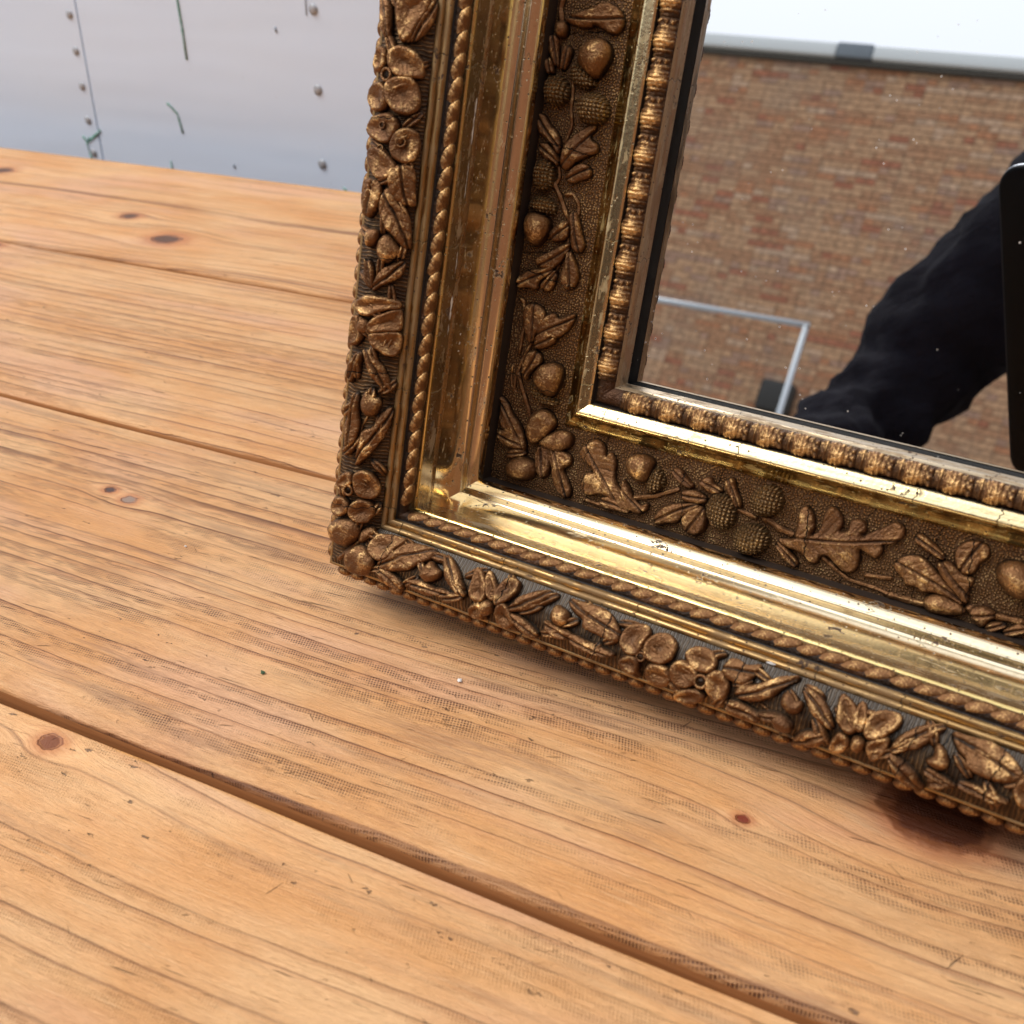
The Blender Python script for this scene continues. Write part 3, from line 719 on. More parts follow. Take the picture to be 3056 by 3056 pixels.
# ---- carved ornaments, each piece its own relief (outlines in the frame's own coordinates)
ORN = [('O','L','L',[(187.2,6.5),(190.6,10.9),(192.7,17.8),(194.6,23.4),(196.2,24.3),(197.1,30.1),(194.0,36.6),(189.7,39.7),(185.1,39.4),(182.2,35.2),(184.8,28.8),(186.9,23.6),(184.7,21.6),(184.4,16.8),(185.9,9.8)],0),('O','L','S',[(198.8,2.7),(192.6,1.9),(185.5,4.1)],34),('O','L','S',[(185.4,3.8),(176.0,4.1),(162.4,5.8)],20),('O','L','B',[(183.1,1.1),(185.8,1.9),(186.1,6.1),(183.7,8.4),(179.0,8.0),(178.6,3.1)],0),('O','L','L',[(179.4,-0.2),(176.6,-1.6),(171.4,-0.5),(165.4,3.4),(162.5,6.4),(171.8,4.5),(178.1,3.8)],0),('O','L','L',[(174.8,8.7),(172.5,12.8),(168.3,12.3),(162.2,9.6),(162.6,7.7),(170.0,7.3)],0),('O','L','L',[(168.2,-0.8),(163.8,-1.9),(160.2,-0.3),(159.5,3.2),(160.6,3.9),(166.3,2.0)],0),('O','L','N',[(167.3,16.9),(174.3,18.4),(178.5,23.4),(179.4,30.5),(176.7,35.1),(171.1,36.5),(164.7,34.3),(158.0,29.5),(163.6,22.4)],0),('O','L','C',[(166.1,14.9),(160.8,14.1),(156.2,16.6),(153.5,22.0),(154.6,27.7),(157.5,30.2),(162.3,25.1),(166.4,18.3)],0),('O','L','C',[(155.8,0.9),(158.7,3.5),(158.8,9.7),(154.4,14.2),(149.1,15.1),(144.5,12.2),(142.9,6.8),(145.6,1.9),(150.8,-0.2)],0),('O','L','R',[(154.0,2.9)],26),('O','L','C',[(148.6,20.8),(152.3,25.7),(152.0,33.0),(148.3,38.5),(142.0,39.7),(137.5,36.8),(135.7,31.0),(137.2,24.6),(142.2,21.0)],0),('O','L','S',[(162.1,14.0),(153.8,16.0),(143.1,16.6),(134.6,18.7),(124.4,16.0)],22),('O','L','L',[(138.4,-1.6),(137.7,2.4),(133.1,5.7),(129.4,11.4),(123.1,14.4),(118.1,14.0),(122.6,10.0),(126.5,5.5),(128.2,0.8),(132.4,-1.2)],0),('O','L','L',[(122.6,0.4),(123.2,6.1),(118.5,13.2),(112.1,15.6),(114.4,11.4),(115.3,4.8)],0),('O','L','L',[(113.3,16.0),(123.3,16.2),(129.4,21.5),(137.2,32.5),(134.0,33.3),(128.7,29.1),(126.7,35.6),(122.5,37.0),(119.4,29.5),(115.4,23.9),(110.4,19.7)],0),('O','L','L',[(106.0,19.8),(113.2,24.3),(115.6,30.1),(112.3,34.5),(109.0,34.4),(107.2,29.1),(104.3,24.6)],0),('O','L','S',[(114.2,14.0),(106.6,15.9),(100.6,13.7)],22),('O','L','S',[(103.9,12.5),(95.6,18.4),(85.1,24.7)],30),('O','L','S',[(97.6,20.6),(98.8,25.5),(93.8,29.9),(82.6,30.9)],24),('O','L','C',[(113.7,2.7),(115.6,6.9),(113.7,11.1),(107.3,13.8),(101.0,13.2),(97.6,8.6),(98.6,3.3),(104.5,1.0),(110.1,0.7)],0),('O','L','C',[(87.8,-0.2),(92.1,1.7),(95.0,6.4),(94.8,13.0),(90.8,17.1),(85.6,17.1),(86.6,11.7),(86.8,5.2)],0),('O','L','N',[(85.5,0.1),(85.3,6.7),(84.2,14.7),(78.0,16.0),(71.8,13.5),(66.7,9.1),(69.2,4.1),(76.8,0.2)],0),('O','L','L',[(85.1,24.7),(90.3,29.5),(82.8,32.7),(77.4,34.9),(72.1,37.8),(67.8,36.0),(68.8,31.3),(74.2,29.1),(81.1,28.6)],0),('O','L','L',[(76.9,15.8),(84.4,24.2),(82.6,27.3),(73.9,26.6),(71.5,18.6),(74.0,15.8)],0),('O','L','L',[(60.6,9.3),(64.8,17.1),(70.0,24.1),(72.6,29.8),(60.8,25.0),(56.2,18.6),(56.3,11.9)],0),('O','L','L',[(47.7,-0.7),(52.9,5.8),(55.8,16.0),(60.5,23.1),(52.8,19.1),(48.1,12.6),(43.4,13.4),(44.0,6.0),(42.4,0.5)],0),('O','L','L',[(50.1,17.6),(57.1,23.6),(48.7,23.1),(43.5,20.7),(44.0,16.6),(46.1,14.7)],0),('O','L','L',[(69.5,28.6),(60.1,34.8),(54.6,37.0),(48.4,35.5),(46.4,30.7),(51.1,26.6),(58.8,27.3)],0),('O','L','S',[(81.9,26.5),(69.3,26.8),(53.2,21.7)],16),('O','L','S',[(36.7,2.4),(34.8,5.4),(21.7,7.5),(4.2,6.9)],24),('O','L','L',[(31.2,6.0),(35.2,11.4),(33.5,18.4),(25.6,21.9),(18.4,16.2),(10.6,14.1),(20.6,8.4)],0),('O','L','L',[(26.9,18.8),(32.4,25.8),(27.5,28.7),(34.8,39.2),(26.0,37.1),(18.0,30.3),(18.3,22.2),(9.8,16.2),(19.9,17.3)],0),('O','L','L',[(11.6,15.9),(20.5,20.5),(20.5,27.2),(16.1,29.9),(12.0,24.6),(9.6,18.3)],0),('O','L','S',[(15.8,15.2),(3.7,10.4),(-11.0,6.5),(-18.5,7.0)],22),('O','L','L',[(-4.4,10.7),(5.3,12.2),(9.0,18.4),(2.6,23.8),(-3.9,16.4),(-11.2,14.8)],0),('O','L','N',[(-5.6,18.9),(1.0,23.3),(4.2,30.1),(3.0,36.3),(-4.1,37.8),(-12.0,36.1),(-17.5,32.4),(-14.2,25.8),(-10.9,20.5)],0),('O','L','C',[(-9.1,17.0),(-11.4,21.2),(-15.2,26.6),(-17.8,32.4),(-17.4,37.1),(-20.5,36.2),(-22.4,29.8),(-19.9,22.6),(-15.1,18.4)],0),('O','L','S',[(-2.5,3.8),(-10.1,3.9),(-16.2,5.3),(-19.2,9.2)],16),('O','L','S',[(-6.8,8.0),(-16.0,12.2),(-26.3,18.0),(-36.9,22.5)],28),('O','L','L',[(-22.8,-1.4),(-25.5,3.9),(-32.3,8.5),(-38.4,15.8),(-50.2,21.1),(-53.2,19.5),(-45.5,13.4),(-45.5,7.8),(-37.9,0.9),(-29.8,1.8)],0),('O','L','L',[(-44.5,0.5),(-42.6,5.9),(-44.1,13.9),(-50.4,20.5),(-52.1,15.9),(-52.1,7.4),(-49.4,2.0)],0),('O','L','B',[(-32.3,19.6),(-25.9,25.5),(-24.5,32.0),(-31.9,38.7),(-40.3,32.6),(-48.0,25.0),(-42.6,19.9)],0),('O','L','N',[(-64.5,9.6),(-58.3,13.5),(-55.7,21.5),(-57.2,28.7),(-63.0,31.7),(-69.3,27.9),(-71.4,18.4),(-70.0,11.8)],0),('O','L','L',[(-55.8,8.7),(-51.5,15.8),(-53.0,23.0),(-57.2,16.7),(-59.2,11.3)],0),('O','B','B',[(-45.2,28.2),(-39.5,34.7),(-32.1,39.7),(-24.5,38.4),(-23.6,32.3),(-30.5,26.7),(-39.0,26.5)],0),('O','B','L',[(-46.7,25.2),(-40.5,26.8),(-35.1,19.1),(-34.8,11.5),(-39.0,7.7),(-43.8,13.0)],0),('O','B','L',[(-44.3,27.7),(-36.1,26.6),(-23.5,27.2),(-21.4,21.4),(-26.9,17.4),(-22.8,12.1),(-18.4,6.8),(-18.2,1.7),(-23.0,1.0),(-28.3,5.4),(-32.1,12.2),(-32.5,17.2),(-39.4,21.9)],0),('O','B','L',[(-13.1,36.2),(-8.5,39.8),(-3.1,37.4),(-0.5,29.3),(1.6,34.9),(5.9,31.0),(6.6,22.4),(9.3,16.9),(17.8,9.2),(22.9,5.0),(16.5,3.8),(7.0,9.3),(0.2,9.4),(-8.0,5.8),(-11.6,11.2),(-10.4,19.2),(-4.3,19.5),(-8.8,24.0),(-15.7,26.7),(-17.3,30.7)],0),('O','B','N',[(12.0,32.6),(18.3,38.2),(26.0,38.7),(30.0,35.5),(29.5,29.8),(28.2,23.4),(22.1,22.4),(14.8,26.6)],0),('O','B','C',[(30.9,34.5),(37.3,29.5),(37.5,23.4),(33.5,18.7),(27.6,18.9),(28.3,24.0),(29.6,29.3)],0),('O','B','L',[(12.8,21.6),(17.1,17.7),(21.2,12.0),(27.4,8.1),(31.0,12.2),(31.4,8.0),(25.8,3.9),(18.5,6.3),(13.6,13.0)],0),('O','B','S',[(19.9,11.6),(33.2,16.6),(47.2,24.7)],30),('O','B','S',[(-9.4,2.9),(0.5,2.4),(8.4,3.4)],26),('O','B','L',[(1.5,6.6),(7.0,9.3),(15.8,6.7),(23.1,4.1),(14.1,2.5),(3.3,2.0)],0),('O','B','L',[(40.2,34.3),(44.7,36.0),(50.0,31.6),(55.7,27.9),(51.1,27.3),(44.6,29.0)],0),('O','B','L',[(56.6,31.7),(63.3,36.1),(65.4,32.3),(72.3,30.7),(68.9,27.7),(62.9,28.1)],0),('O','B','L',[(71.8,36.3),(76.0,38.8),(78.2,33.5),(84.1,25.4),(81.8,22.8),(76.9,28.5),(73.9,31.1)],0),('O','B','L',[(47.6,24.0),(57.3,26.4),(64.5,24.0),(62.4,20.5),(50.7,19.0)],0),('O','B','L',[(36.2,3.6),(40.0,12.4),(50.0,17.0),(63.1,20.1),(52.6,11.3),(50.3,5.9),(44.5,4.4),(39.1,0.8)],0),('O','B','L',[(52.1,7.6),(55.5,14.4),(62.7,19.4),(66.9,13.0),(66.6,5.9),(62.3,1.7),(55.9,2.8)],0),('O','B','C',[(65.1,19.7),(66.9,26.5),(72.8,28.9),(79.1,27.0),(82.0,21.0),(82.3,14.2),(77.8,8.9),(71.4,11.0),(67.0,14.4)],0),('O','B','R',[(72.2,13.5)],36),('O','B','C',[(87.9,29.5),(89.4,36.1),(94.6,40.1),(100.7,40.3),(105.0,35.4),(105.3,28.7),(101.4,24.3),(95.0,23.0),(90.6,24.6)],0),('O','B','C',[(85.0,4.6),(84.2,11.3),(87.7,16.0),(95.1,18.1),(101.2,16.3),(103.9,10.3),(101.2,3.2),(95.1,0.2),(88.7,0.5)],0),('O','B','R',[(94.3,5.9)],64),('O','B','S',[(80.2,22.6),(93.8,20.7)],24),('O','B','S',[(97.8,23.0),(98.6,19.8)],40),('O','B','S',[(98.1,22.0),(106.7,18.8),(115.4,17.4)],34),('O','B','L',[(106.5,13.3),(116.6,15.0),(116.2,22.7),(115.1,31.3),(118.0,34.9),(122.4,31.2),(124.6,24.0),(123.2,19.0),(128.5,23.5),(128.2,32.8),(130.1,38.0),(134.9,36.4),(138.2,31.3),(136.7,24.8),(142.3,27.6),(142.0,33.7),(147.6,35.3),(150.6,30.5),(147.9,26.3),(154.1,30.0),(159.1,34.3),(163.0,38.7),(167.3,37.6),(169.0,33.8),(165.7,28.3),(158.2,26.3),(161.1,22.9),(158.6,17.2),(153.7,20.0),(148.7,21.1),(151.0,15.4),(150.5,8.6),(145.9,6.1),(139.6,9.7),(135.4,12.8),(130.8,11.4),(130.8,6.7),(126.7,5.6),(121.1,10.5),(113.4,10.4)],1),('O','B','L',[(106.3,11.9),(113.6,9.5),(121.0,4.4),(120.3,0.8),(114.2,2.9),(109.9,6.7)],0),('O','B','S',[(131.9,10.6),(147.8,2.8),(162.5,2.5),(169.9,1.4)],24),('O','B','S',[(155.0,7.3),(169.1,10.1)],26),('O','B','S',[(168.9,1.3),(187.8,1.9)],34),('O','B','L',[(167.9,18.4),(172.1,23.2),(179.5,25.4),(186.6,21.0),(193.8,15.9),(206.2,7.2),(197.6,9.1),(189.5,10.2),(184.4,8.0),(180.5,10.5),(176.5,9.0),(173.9,12.7),(169.9,14.7)],0),('O','B','L',[(186.7,24.2),(192.8,26.7),(198.7,22.7),(201.8,21.6),(206.3,22.0),(204.5,15.1),(206.7,7.9),(200.8,11.2),(192.4,17.5)],0),('O','B','L',[(194.0,32.8),(197.3,38.2),(202.4,40.1),(207.8,39.1),(209.3,34.4),(205.6,30.1),(205.4,25.7),(201.6,22.4),(196.8,25.3)],0),('O','B','L',[(174.7,35.7),(177.6,35.8),(185.6,31.9),(191.2,27.2),(186.8,27.3),(179.2,30.2),(174.5,32.0)],0),('O','B','B',[(186.6,5.5),(191.7,9.3),(203.7,7.6),(207.0,4.2),(199.9,0.6),(190.5,-0.8),(187.2,1.7)],0),('O','B','S',[(205.9,6.5),(219.1,6.7),(233.4,7.9)],36),('O','B','L',[(207.4,6.5),(214.4,10.1),(220.6,7.8),(216.8,3.1),(215.7,-0.8),(211.0,1.9)],0),('O','B','L',[(217.1,-1.4),(218.2,3.2),(226.6,4.8),(222.0,-0.4),(218.0,-1.4)],0),('O','B','L',[(226.6,2.4),(231.9,6.9),(236.2,4.7),(229.5,-0.8),(224.8,-0.5)],0),('O','B','N',[(213.1,30.7),(217.7,35.7),(224.7,36.3),(231.3,32.3),(233.9,22.9),(229.7,18.5),(224.3,18.2),(216.2,24.4)],0),('O','B','C',[(229.2,18.8),(233.8,23.4),(239.8,20.8),(242.5,14.5),(238.6,9.1),(232.4,12.1)],0),('F','L','P',[(180.6,19.2),(182.7,3.8),(173.9,4.9),(168.0,9.0),(160.4,11.8),(158.5,15.5),(168.3,19.1)],0),('F','L','L',[(181.7,3.7),(179.4,0.6),(171.8,0.7),(163.3,5.4),(158.3,11.6),(166.5,9.4),(174.8,5.5)],0),('F','L','L',[(179.6,31.1),(177.5,24.2),(168.1,22.2),(157.9,21.5),(163.0,26.3)],0),('F','L','P',[(153.5,21.3),(157.4,16.5),(155.9,9.2),(150.9,4.3),(143.8,2.7),(143.1,8.8),(142.5,15.9),(145.8,19.8)],0),('F','L','P',[(136.8,21.3),(141.4,19.2),(143.1,13.6),(142.9,7.8),(136.1,3.9),(128.2,3.8),(125.1,8.9),(125.9,15.6),(130.9,20.1)],0),('F','L','P',[(134.2,31.8),(138.3,28.0),(139.1,23.7),(136.3,20.6),(129.9,19.7),(125.2,21.5),(125.7,28.0),(130.1,32.7)],0),('F','L','P',[(155.7,27.7),(154.9,23.1),(146.6,22.6),(143.9,25.7),(144.3,28.8),(150.3,30.4)],0),('F','L','R',[(142.8,20.6)],46),('F','L','P',[(117.9,30.3),(123.4,24.4),(124.7,17.2),(120.7,12.4),(115.0,13.8),(110.0,16.7),(110.8,22.7),(114.3,30.4)],0),('F','L','R',[(118.6,20.1)],26),('F','L','P',[(116.6,13.4),(119.1,8.8),(117.6,3.3),(111.3,1.1),(103.8,3.1),(101.2,8.4),(104.2,14.3),(110.1,16.1)],0),('F','L','R',[(111.8,11.1)],40),('F','L','P',[(106.2,27.9),(107.9,20.9),(100.1,11.0),(93.9,13.7),(91.7,20.1),(96.5,25.3)],0),('F','L','R',[(107.2,20.0)],26),('F','L','L',[(98.9,14.8),(101.6,5.2),(97.7,2.1),(88.4,1.7),(80.7,-0.1),(81.2,6.2),(83.7,12.0),(91.6,14.8)],0),('F','L','L',[(81.6,18.8),(89.6,14.4),(80.9,9.5),(75.6,2.6),(58.7,-0.1),(59.2,4.1),(66.7,12.3),(74.4,17.4)],0),('F','L','L',[(91.4,29.4),(91.0,19.3),(84.9,18.0),(76.0,20.2),(71.1,24.8),(78.0,29.4)],0),('F','L','B',[(60.5,17.0),(64.8,13.3),(62.7,9.7),(58.0,5.3),(53.3,7.6),(50.0,12.8),(54.0,16.9)],0),('F','L','B',[(65.2,24.9),(66.8,17.7),(60.4,17.6),(55.7,22.5)],0),('F','L','L',[(33.9,18.3),(42.0,16.2),(48.3,11.5),(53.2,2.1),(45.2,3.1),(40.9,8.5),(38.3,13.3)],0),('F','L','L',[(51.7,23.8),(49.0,19.9),(41.8,17.6),(33.9,18.0),(40.0,21.2)],0),('F','L','P',[(27.2,26.6),(31.9,20.0),(31.8,10.9),(31.3,2.7),(27.5,1.8),(25.8,10.3),(20.3,18.7),(21.4,24.7)],0),('F','L','P',[(15.7,19.2),(22.5,12.8),(28.1,1.8),(20.9,0.5),(15.2,0.6),(13.8,11.3),(11.6,16.5)],0),('F','L','P',[(10.9,17.7),(13.2,11.2),(15.2,0.4),(7.3,-0.5),(1.1,2.1),(1.1,7.7),(5.1,14.5)],0),('F','L','P',[(18.5,27.5),(20.4,23.9),(12.8,22.1),(9.7,20.3),(4.5,23.3),(2.3,27.8),(11.3,28.9)],0),('F','L','B',[(16.4,23.9),(18.6,21.4),(17.6,18.4),(12.5,17.8),(10.8,20.4),(11.9,23.5)],0),('F','L','L',[(3.6,19.9),(0.1,14.2),(-7.2,6.2),(-20.7,1.3),(-17.1,8.1),(-8.8,15.5)],0),('F','L','L',[(-10.7,28.8),(1.5,21.4),(-2.6,19.7),(-12.9,23.4),(-19.0,26.1)],0),('F','L','B',[(-26.3,17.6),(-18.6,14.4),(-23.3,12.0),(-23.2,6.8),(-31.0,7.5),(-34.4,12.7),(-31.4,16.6)],0),('F','L','S',[(-33.8,13.4),(-41.0,16.4),(-50.9,17.3)],16),('F','L','L',[(-65.7,17.7),(-53.2,16.4),(-43.3,15.6),(-40.7,9.7),(-32.0,6.5),(-26.3,0.3),(-38.6,1.3),(-48.8,5.9),(-56.9,11.0)],0),('F','L','L',[(-43.6,26.1),(-38.1,24.4),(-24.5,22.7),(-21.6,20.0),(-34.3,19.1),(-41.1,17.1),(-52.6,19.7),(-56.2,23.7)],0),('F','L','P',[(-69.5,18.2),(-65.6,12.5),(-67.3,6.4),(-75.5,1.8),(-81.5,5.3),(-81.8,12.1),(-77.9,16.4)],0),('F','L','P',[(-87.7,18.0),(-82.7,12.6),(-84.1,5.9),(-90.8,4.1),(-96.4,7.6),(-97.0,14.4),(-93.6,18.7)],0),('F','L','P',[(-89.8,30.2),(-84.0,23.9),(-86.3,19.6),(-92.3,18.8),(-96.7,23.9),(-95.0,30.3)],0),('F','L','P',[(-79.3,27.2),(-71.6,25.4),(-68.1,19.5),(-73.3,18.2),(-77.6,19.9)],0),('F','L','R',[(-78.9,19.4)],44),('F','L','B',[(-104.5,31.5),(-97.5,23.0),(-96.9,13.7),(-102.6,10.6),(-111.1,14.2),(-113.5,22.7),(-110.1,29.0)],0),('F','L','B',[(-103.3,11.2),(-98.3,5.4),(-100.9,1.9),(-107.1,6.6),(-109.1,11.2)],0),('F','L','S',[(-123.5,23.1),(-109.8,11.7),(-101.0,3.3)],26),('F','B','P',[(-100.5,11.3),(-97.3,4.7),(-89.5,2.7),(-79.8,1.6),(-77.4,3.6),(-81.9,8.0),(-85.4,14.9),(-91.2,17.9),(-97.8,16.1)],0),('F','B','L',[(-92.7,20.3),(-83.9,12.5),(-78.0,4.5),(-70.7,2.0),(-55.9,1.6),(-58.7,8.0),(-66.4,12.4),(-70.7,17.1),(-83.0,20.4)],0),('F','B','B',[(-115.0,20.2),(-106.5,12.5),(-99.0,14.6),(-92.8,19.7),(-96.3,26.9),(-105.9,29.1),(-113.3,27.2)],0),('F','B','L',[(-92.7,20.3),(-81.4,21.2),(-72.9,25.5),(-73.3,31.1),(-82.3,28.9),(-90.0,25.7)],0),('F','B','B',[(-62.1,16.9),(-60.1,12.6),(-57.3,7.9),(-52.2,11.3),(-48.3,12.0),(-50.9,16.4),(-57.0,19.5)],0),('F','B','L',[(-70.4,21.5),(-59.7,20.0),(-51.8,20.7),(-44.5,22.4),(-53.4,25.4),(-66.3,25.5)],0),('F','B','L',[(-52.1,2.6),(-47.5,2.8),(-38.7,8.8),(-33.9,16.4),(-29.9,19.3),(-37.2,19.6),(-44.3,15.1),(-49.4,8.5)],0),('F','B','L',[(-47.6,26.0),(-40.0,20.0),(-31.0,20.0),(-39.3,25.3)],0),('F','B','P',[(-28.8,17.1),(-29.4,9.5),(-30.1,3.1),(-24.0,5.3),(-18.8,12.2),(-18.6,18.6),(-25.6,19.7)],0),('F','B','P',[(-22.4,7.2),(-21.6,2.4),(-17.7,5.7),(-11.9,11.1),(-13.1,16.8),(-17.4,15.8)],0),('F','B','P',[(-13.8,12.3),(-12.0,5.4),(-7.2,2.1),(-1.9,3.4),(-1.8,8.9),(-5.9,14.4),(-11.7,19.3)],0),('F','B','P',[(-11.5,19.8),(-6.5,14.6),(2.9,23.5),(-3.5,28.0),(-9.1,25.9)],0),('F','B','P',[(-27.4,23.5),(-21.0,19.4),(-16.8,24.8),(-22.3,28.5),(-26.4,28.0)],0),('F','B','B',[(-20.7,20.6),(-17.6,17.3),(-13.4,18.1),(-12.7,22.2),(-16.7,25.4),(-20.2,24.7)],0),('F','B','L',[(-4.5,19.2),(-0.9,12.3),(5.6,6.5),(18.0,1.0),(14.2,8.6),(8.7,13.4),(2.1,17.1)],0),('F','B','L',[(-4.3,19.8),(2.8,19.5),(10.9,21.2),(17.7,26.7),(9.0,26.6),(1.0,24.1)],0),('F','B','B',[(21.1,12.5),(22.4,7.4),(27.3,8.6),(30.9,9.8),(31.5,14.1),(27.6,17.4),(23.3,15.8)],0),('F','B','L',[(17.9,16.4),(26.4,17.6),(37.1,18.5),(29.0,23.5),(21.1,21.5)],0),('F','B','L',[(26.6,2.6),(36.0,2.1),(47.8,1.6),(54.2,4.4),(61.2,10.8),(59.9,15.4),(49.8,14.2),(39.9,13.3),(39.3,9.8),(31.9,7.7)],0),('F','B','L',[(32.2,18.5),(45.4,19.6),(62.9,20.5),(52.3,24.5),(37.7,24.2)],0),('F','B','P',[(61.5,14.6),(61.9,7.7),(66.4,3.3),(72.9,2.4),(75.6,5.8),(73.7,10.9),(73.0,17.2),(66.4,18.4)],0),('F','B','P',[(74.2,10.8),(77.6,5.1),(84.4,2.7),(90.2,6.2),(90.0,13.4),(84.6,18.0),(75.7,16.8)],0),('F','B','P',[(62.7,22.7),(67.6,18.5),(73.9,18.5),(74.3,25.4),(68.0,26.8)],0),('F','B','P',[(78.4,19.7),(84.5,17.5),(90.3,18.1),(92.7,23.5),(87.1,27.9),(79.0,26.0)],0),('F','B','R',[(74.5,17.1)],34),('F','B','P',[(94.8,8.7),(98.5,4.7),(105.2,3.1),(110.9,6.1),(111.7,11.0),(108.4,13.8),(103.2,13.9),(98.6,12.6)],0),('F','B','P',[(90.1,18.1),(92.3,12.9),(98.3,12.2),(104.3,14.1),(104.6,19.1),(100.6,23.7),(94.2,23.9)],0),('F','B','P',[(108.6,15.1),(110.9,12.3),(115.6,11.1),(120.4,14.4),(120.7,20.4),(115.8,25.4),(110.3,20.7)],0),('F','B','P',[(94.2,28.8),(100.6,24.0),(106.7,22.7),(110.8,24.9),(105.0,30.5),(95.9,32.9)],0),('F','B','R',[(107.0,18.3)],50),('F','B','L',[(114.8,10.3),(116.9,3.9),(121.8,3.4),(125.6,5.2),(132.6,1.3),(130.5,7.4),(127.5,12.9),(122.5,12.8),(117.1,12.3)],0),('F','B','L',[(123.4,17.4),(126.7,13.1),(133.0,11.6),(140.5,5.1),(152.3,0.1),(145.2,7.1),(142.4,12.5),(135.2,18.2),(127.7,19.5)],0),('F','B','L',[(119.7,23.0),(128.0,21.1),(133.3,22.5),(138.5,24.2),(137.2,27.4),(130.2,28.3),(123.0,26.9)],0),('F','B','B',[(145.8,15.0),(146.4,10.4),(149.5,9.8),(152.1,12.7),(155.8,11.4),(155.2,16.0),(150.9,18.3)],0),('F','B','S',[(136.3,18.6),(142.0,21.1),(145.8,20.6)],12),('F','B','B',[(143.2,23.3),(145.6,19.8),(150.1,20.4),(153.5,22.8),(153.3,25.8),(147.0,26.4)],0),('F','B','L',[(153.5,5.3),(157.9,5.3),(163.4,7.1),(169.3,13.1),(172.2,18.3),(165.9,17.5),(160.1,13.8),(156.3,9.9)],0),('F','B','L',[(154.8,30.9),(159.8,22.8),(171.0,20.5),(166.5,28.2),(160.1,30.8)],0),('F','B','P',[(171.6,12.8),(170.6,6.3),(170.4,1.9),(174.3,3.2),(178.8,6.1),(182.1,13.0),(179.0,18.0),(174.7,15.8)],0),('F','B','P',[(178.5,9.2),(179.2,3.3),(181.1,2.4),(183.9,7.1),(184.3,14.1),(181.4,15.2)],0),('F','B','P',[(184.2,12.8),(185.2,6.1),(191.2,2.6),(197.6,2.1),(198.2,7.3),(194.3,12.2),(189.4,16.4),(185.8,16.3)],0),('F','B','P',[(187.1,18.3),(190.9,15.3),(195.9,12.4),(196.0,19.0),(191.9,25.7),(188.3,21.8)],0),('F','B','P',[(171.8,25.8),(174.0,18.1),(178.3,18.8),(180.1,21.1),(178.3,25.6),(174.4,27.0)],0),('F','B','B',[(180.8,20.8),(181.3,17.9),(184.2,17.0),(186.7,19.3),(185.1,23.7),(181.9,23.5)],0),('F','B','L',[(197.1,16.9),(199.4,11.5),(205.1,4.8),(217.1,-1.0),(213.1,5.5),(209.8,11.5),(203.3,15.4)],0),('F','B','L',[(196.2,19.2),(202.1,19.7),(210.0,23.7),(215.9,30.9),(208.0,30.7),(200.9,25.9)],0),('F','B','B',[(212.0,16.9),(215.8,13.9),(214.5,8.5),(217.6,9.2),(222.3,15.1),(218.9,18.8)],0),('F','B','L',[(218.8,1.3),(225.4,1.5),(235.9,0.3),(243.1,3.0),(251.1,8.5),(247.0,13.2),(238.6,14.9),(228.3,13.5),(228.3,10.5),(223.7,8.2)],0),('F','B','L',[(212.6,20.4),(215.9,19.7),(220.9,20.6),(227.6,22.7),(225.3,23.9),(219.8,23.0),(215.0,22.7)],0),('F','B','L',[(227.1,20.6),(230.4,19.5),(236.1,19.5),(242.0,19.7),(249.6,21.2),(243.0,23.7),(234.3,23.1),(228.5,22.6)],0),('F','B','P',[(248.8,16.8),(248.3,14.1),(249.3,11.5),(253.6,8.2),(256.8,10.0),(257.5,16.8),(254.7,20.8),(251.1,19.7)],0)]
def chaikin(P, it=2):
    P = np.array(P, float)
    for _ in range(it):
        Q = np.roll(P, -1, axis=0); P = np.stack([P * .78 + Q * .22, P * .22 + Q * .78], 1).reshape(-1, 2)
    return P
def resample(P, d):
    P = np.vstack([P, P[:1]]); L = np.r_[0, np.cumsum(np.linalg.norm(np.diff(P, axis=0), axis=1))]
    n = max(8, int(L[-1] / d)); t = np.linspace(0, L[-1], n, endpoint=False)
    return np.stack([np.interp(t, L, P[:, 0]), np.interp(t, L, P[:, 1])], 1)
def seg_dist(Q, A, B):
    d = B - A; t = np.clip(((Q[:, None] - A) * d).sum(-1) / ((d * d).sum(-1) + 1e-12), 0, 1)
    return np.linalg.norm(Q[:, None] - (A + t[..., None] * d), axis=-1)
def inside(Q, P):
    x, y = Q[:, 0], Q[:, 1]; r = np.zeros(len(Q), bool); n = len(P)
    for i in range(n):
        x1, y1 = P[i]; x2, y2 = P[(i + 1) % n]
        if y1 == y2: continue
        c_ = ((y1 > y) != (y2 > y)) & (x < (x2 - x1) * (y - y1) / (y2 - y1) + x1); r ^= c_
    return r
PRF = {'O': np.array([(74, 19), (31.6, 14.5)], float), 'F': np.array(FLOP, float)}
FS = smooth_prof(FLOP, 60)
def surf(band, c):
    """(s, h) and normal of the band at across-distance c (mm)"""
    pr = PRF['O'] if band == 'O' else FS
    L = np.r_[0, np.cumsum(np.linalg.norm(np.diff(pr, axis=0), axis=1))]
    c = np.asarray(c, float); cc = np.clip(c, 0, L[-1]); s = np.interp(cc, L, pr[:, 0]); h = np.interp(cc, L, pr[:, 1])
    i = np.clip(np.searchsorted(L, cc) - 1, 0, len(pr) - 2); d = pr[i + 1] - pr[i]; d = d / np.linalg.norm(d, axis=1)[:, None]
    n = np.stack([-d[:, 1], d[:, 0]], -1); n = n * np.sign(n[:, 1:2] + 1e-12)
    ex = (c - cc)[:, None] * d
    return s + ex[:, 0], h + ex[:, 1], n
_rng = np.random.default_rng(5)
_ph = _rng.uniform(0, 6.28, (12, 3)); _fr = _rng.uniform(-1, 1, (12, 2))
def nfun(Q, sc):
    r = 0
    for i in range(6): r = r + np.sin(Q[:, 0] * _fr[i, 0] * sc + Q[:, 1] * _fr[i, 1] * sc + _ph[i, 0])
    return r / 6
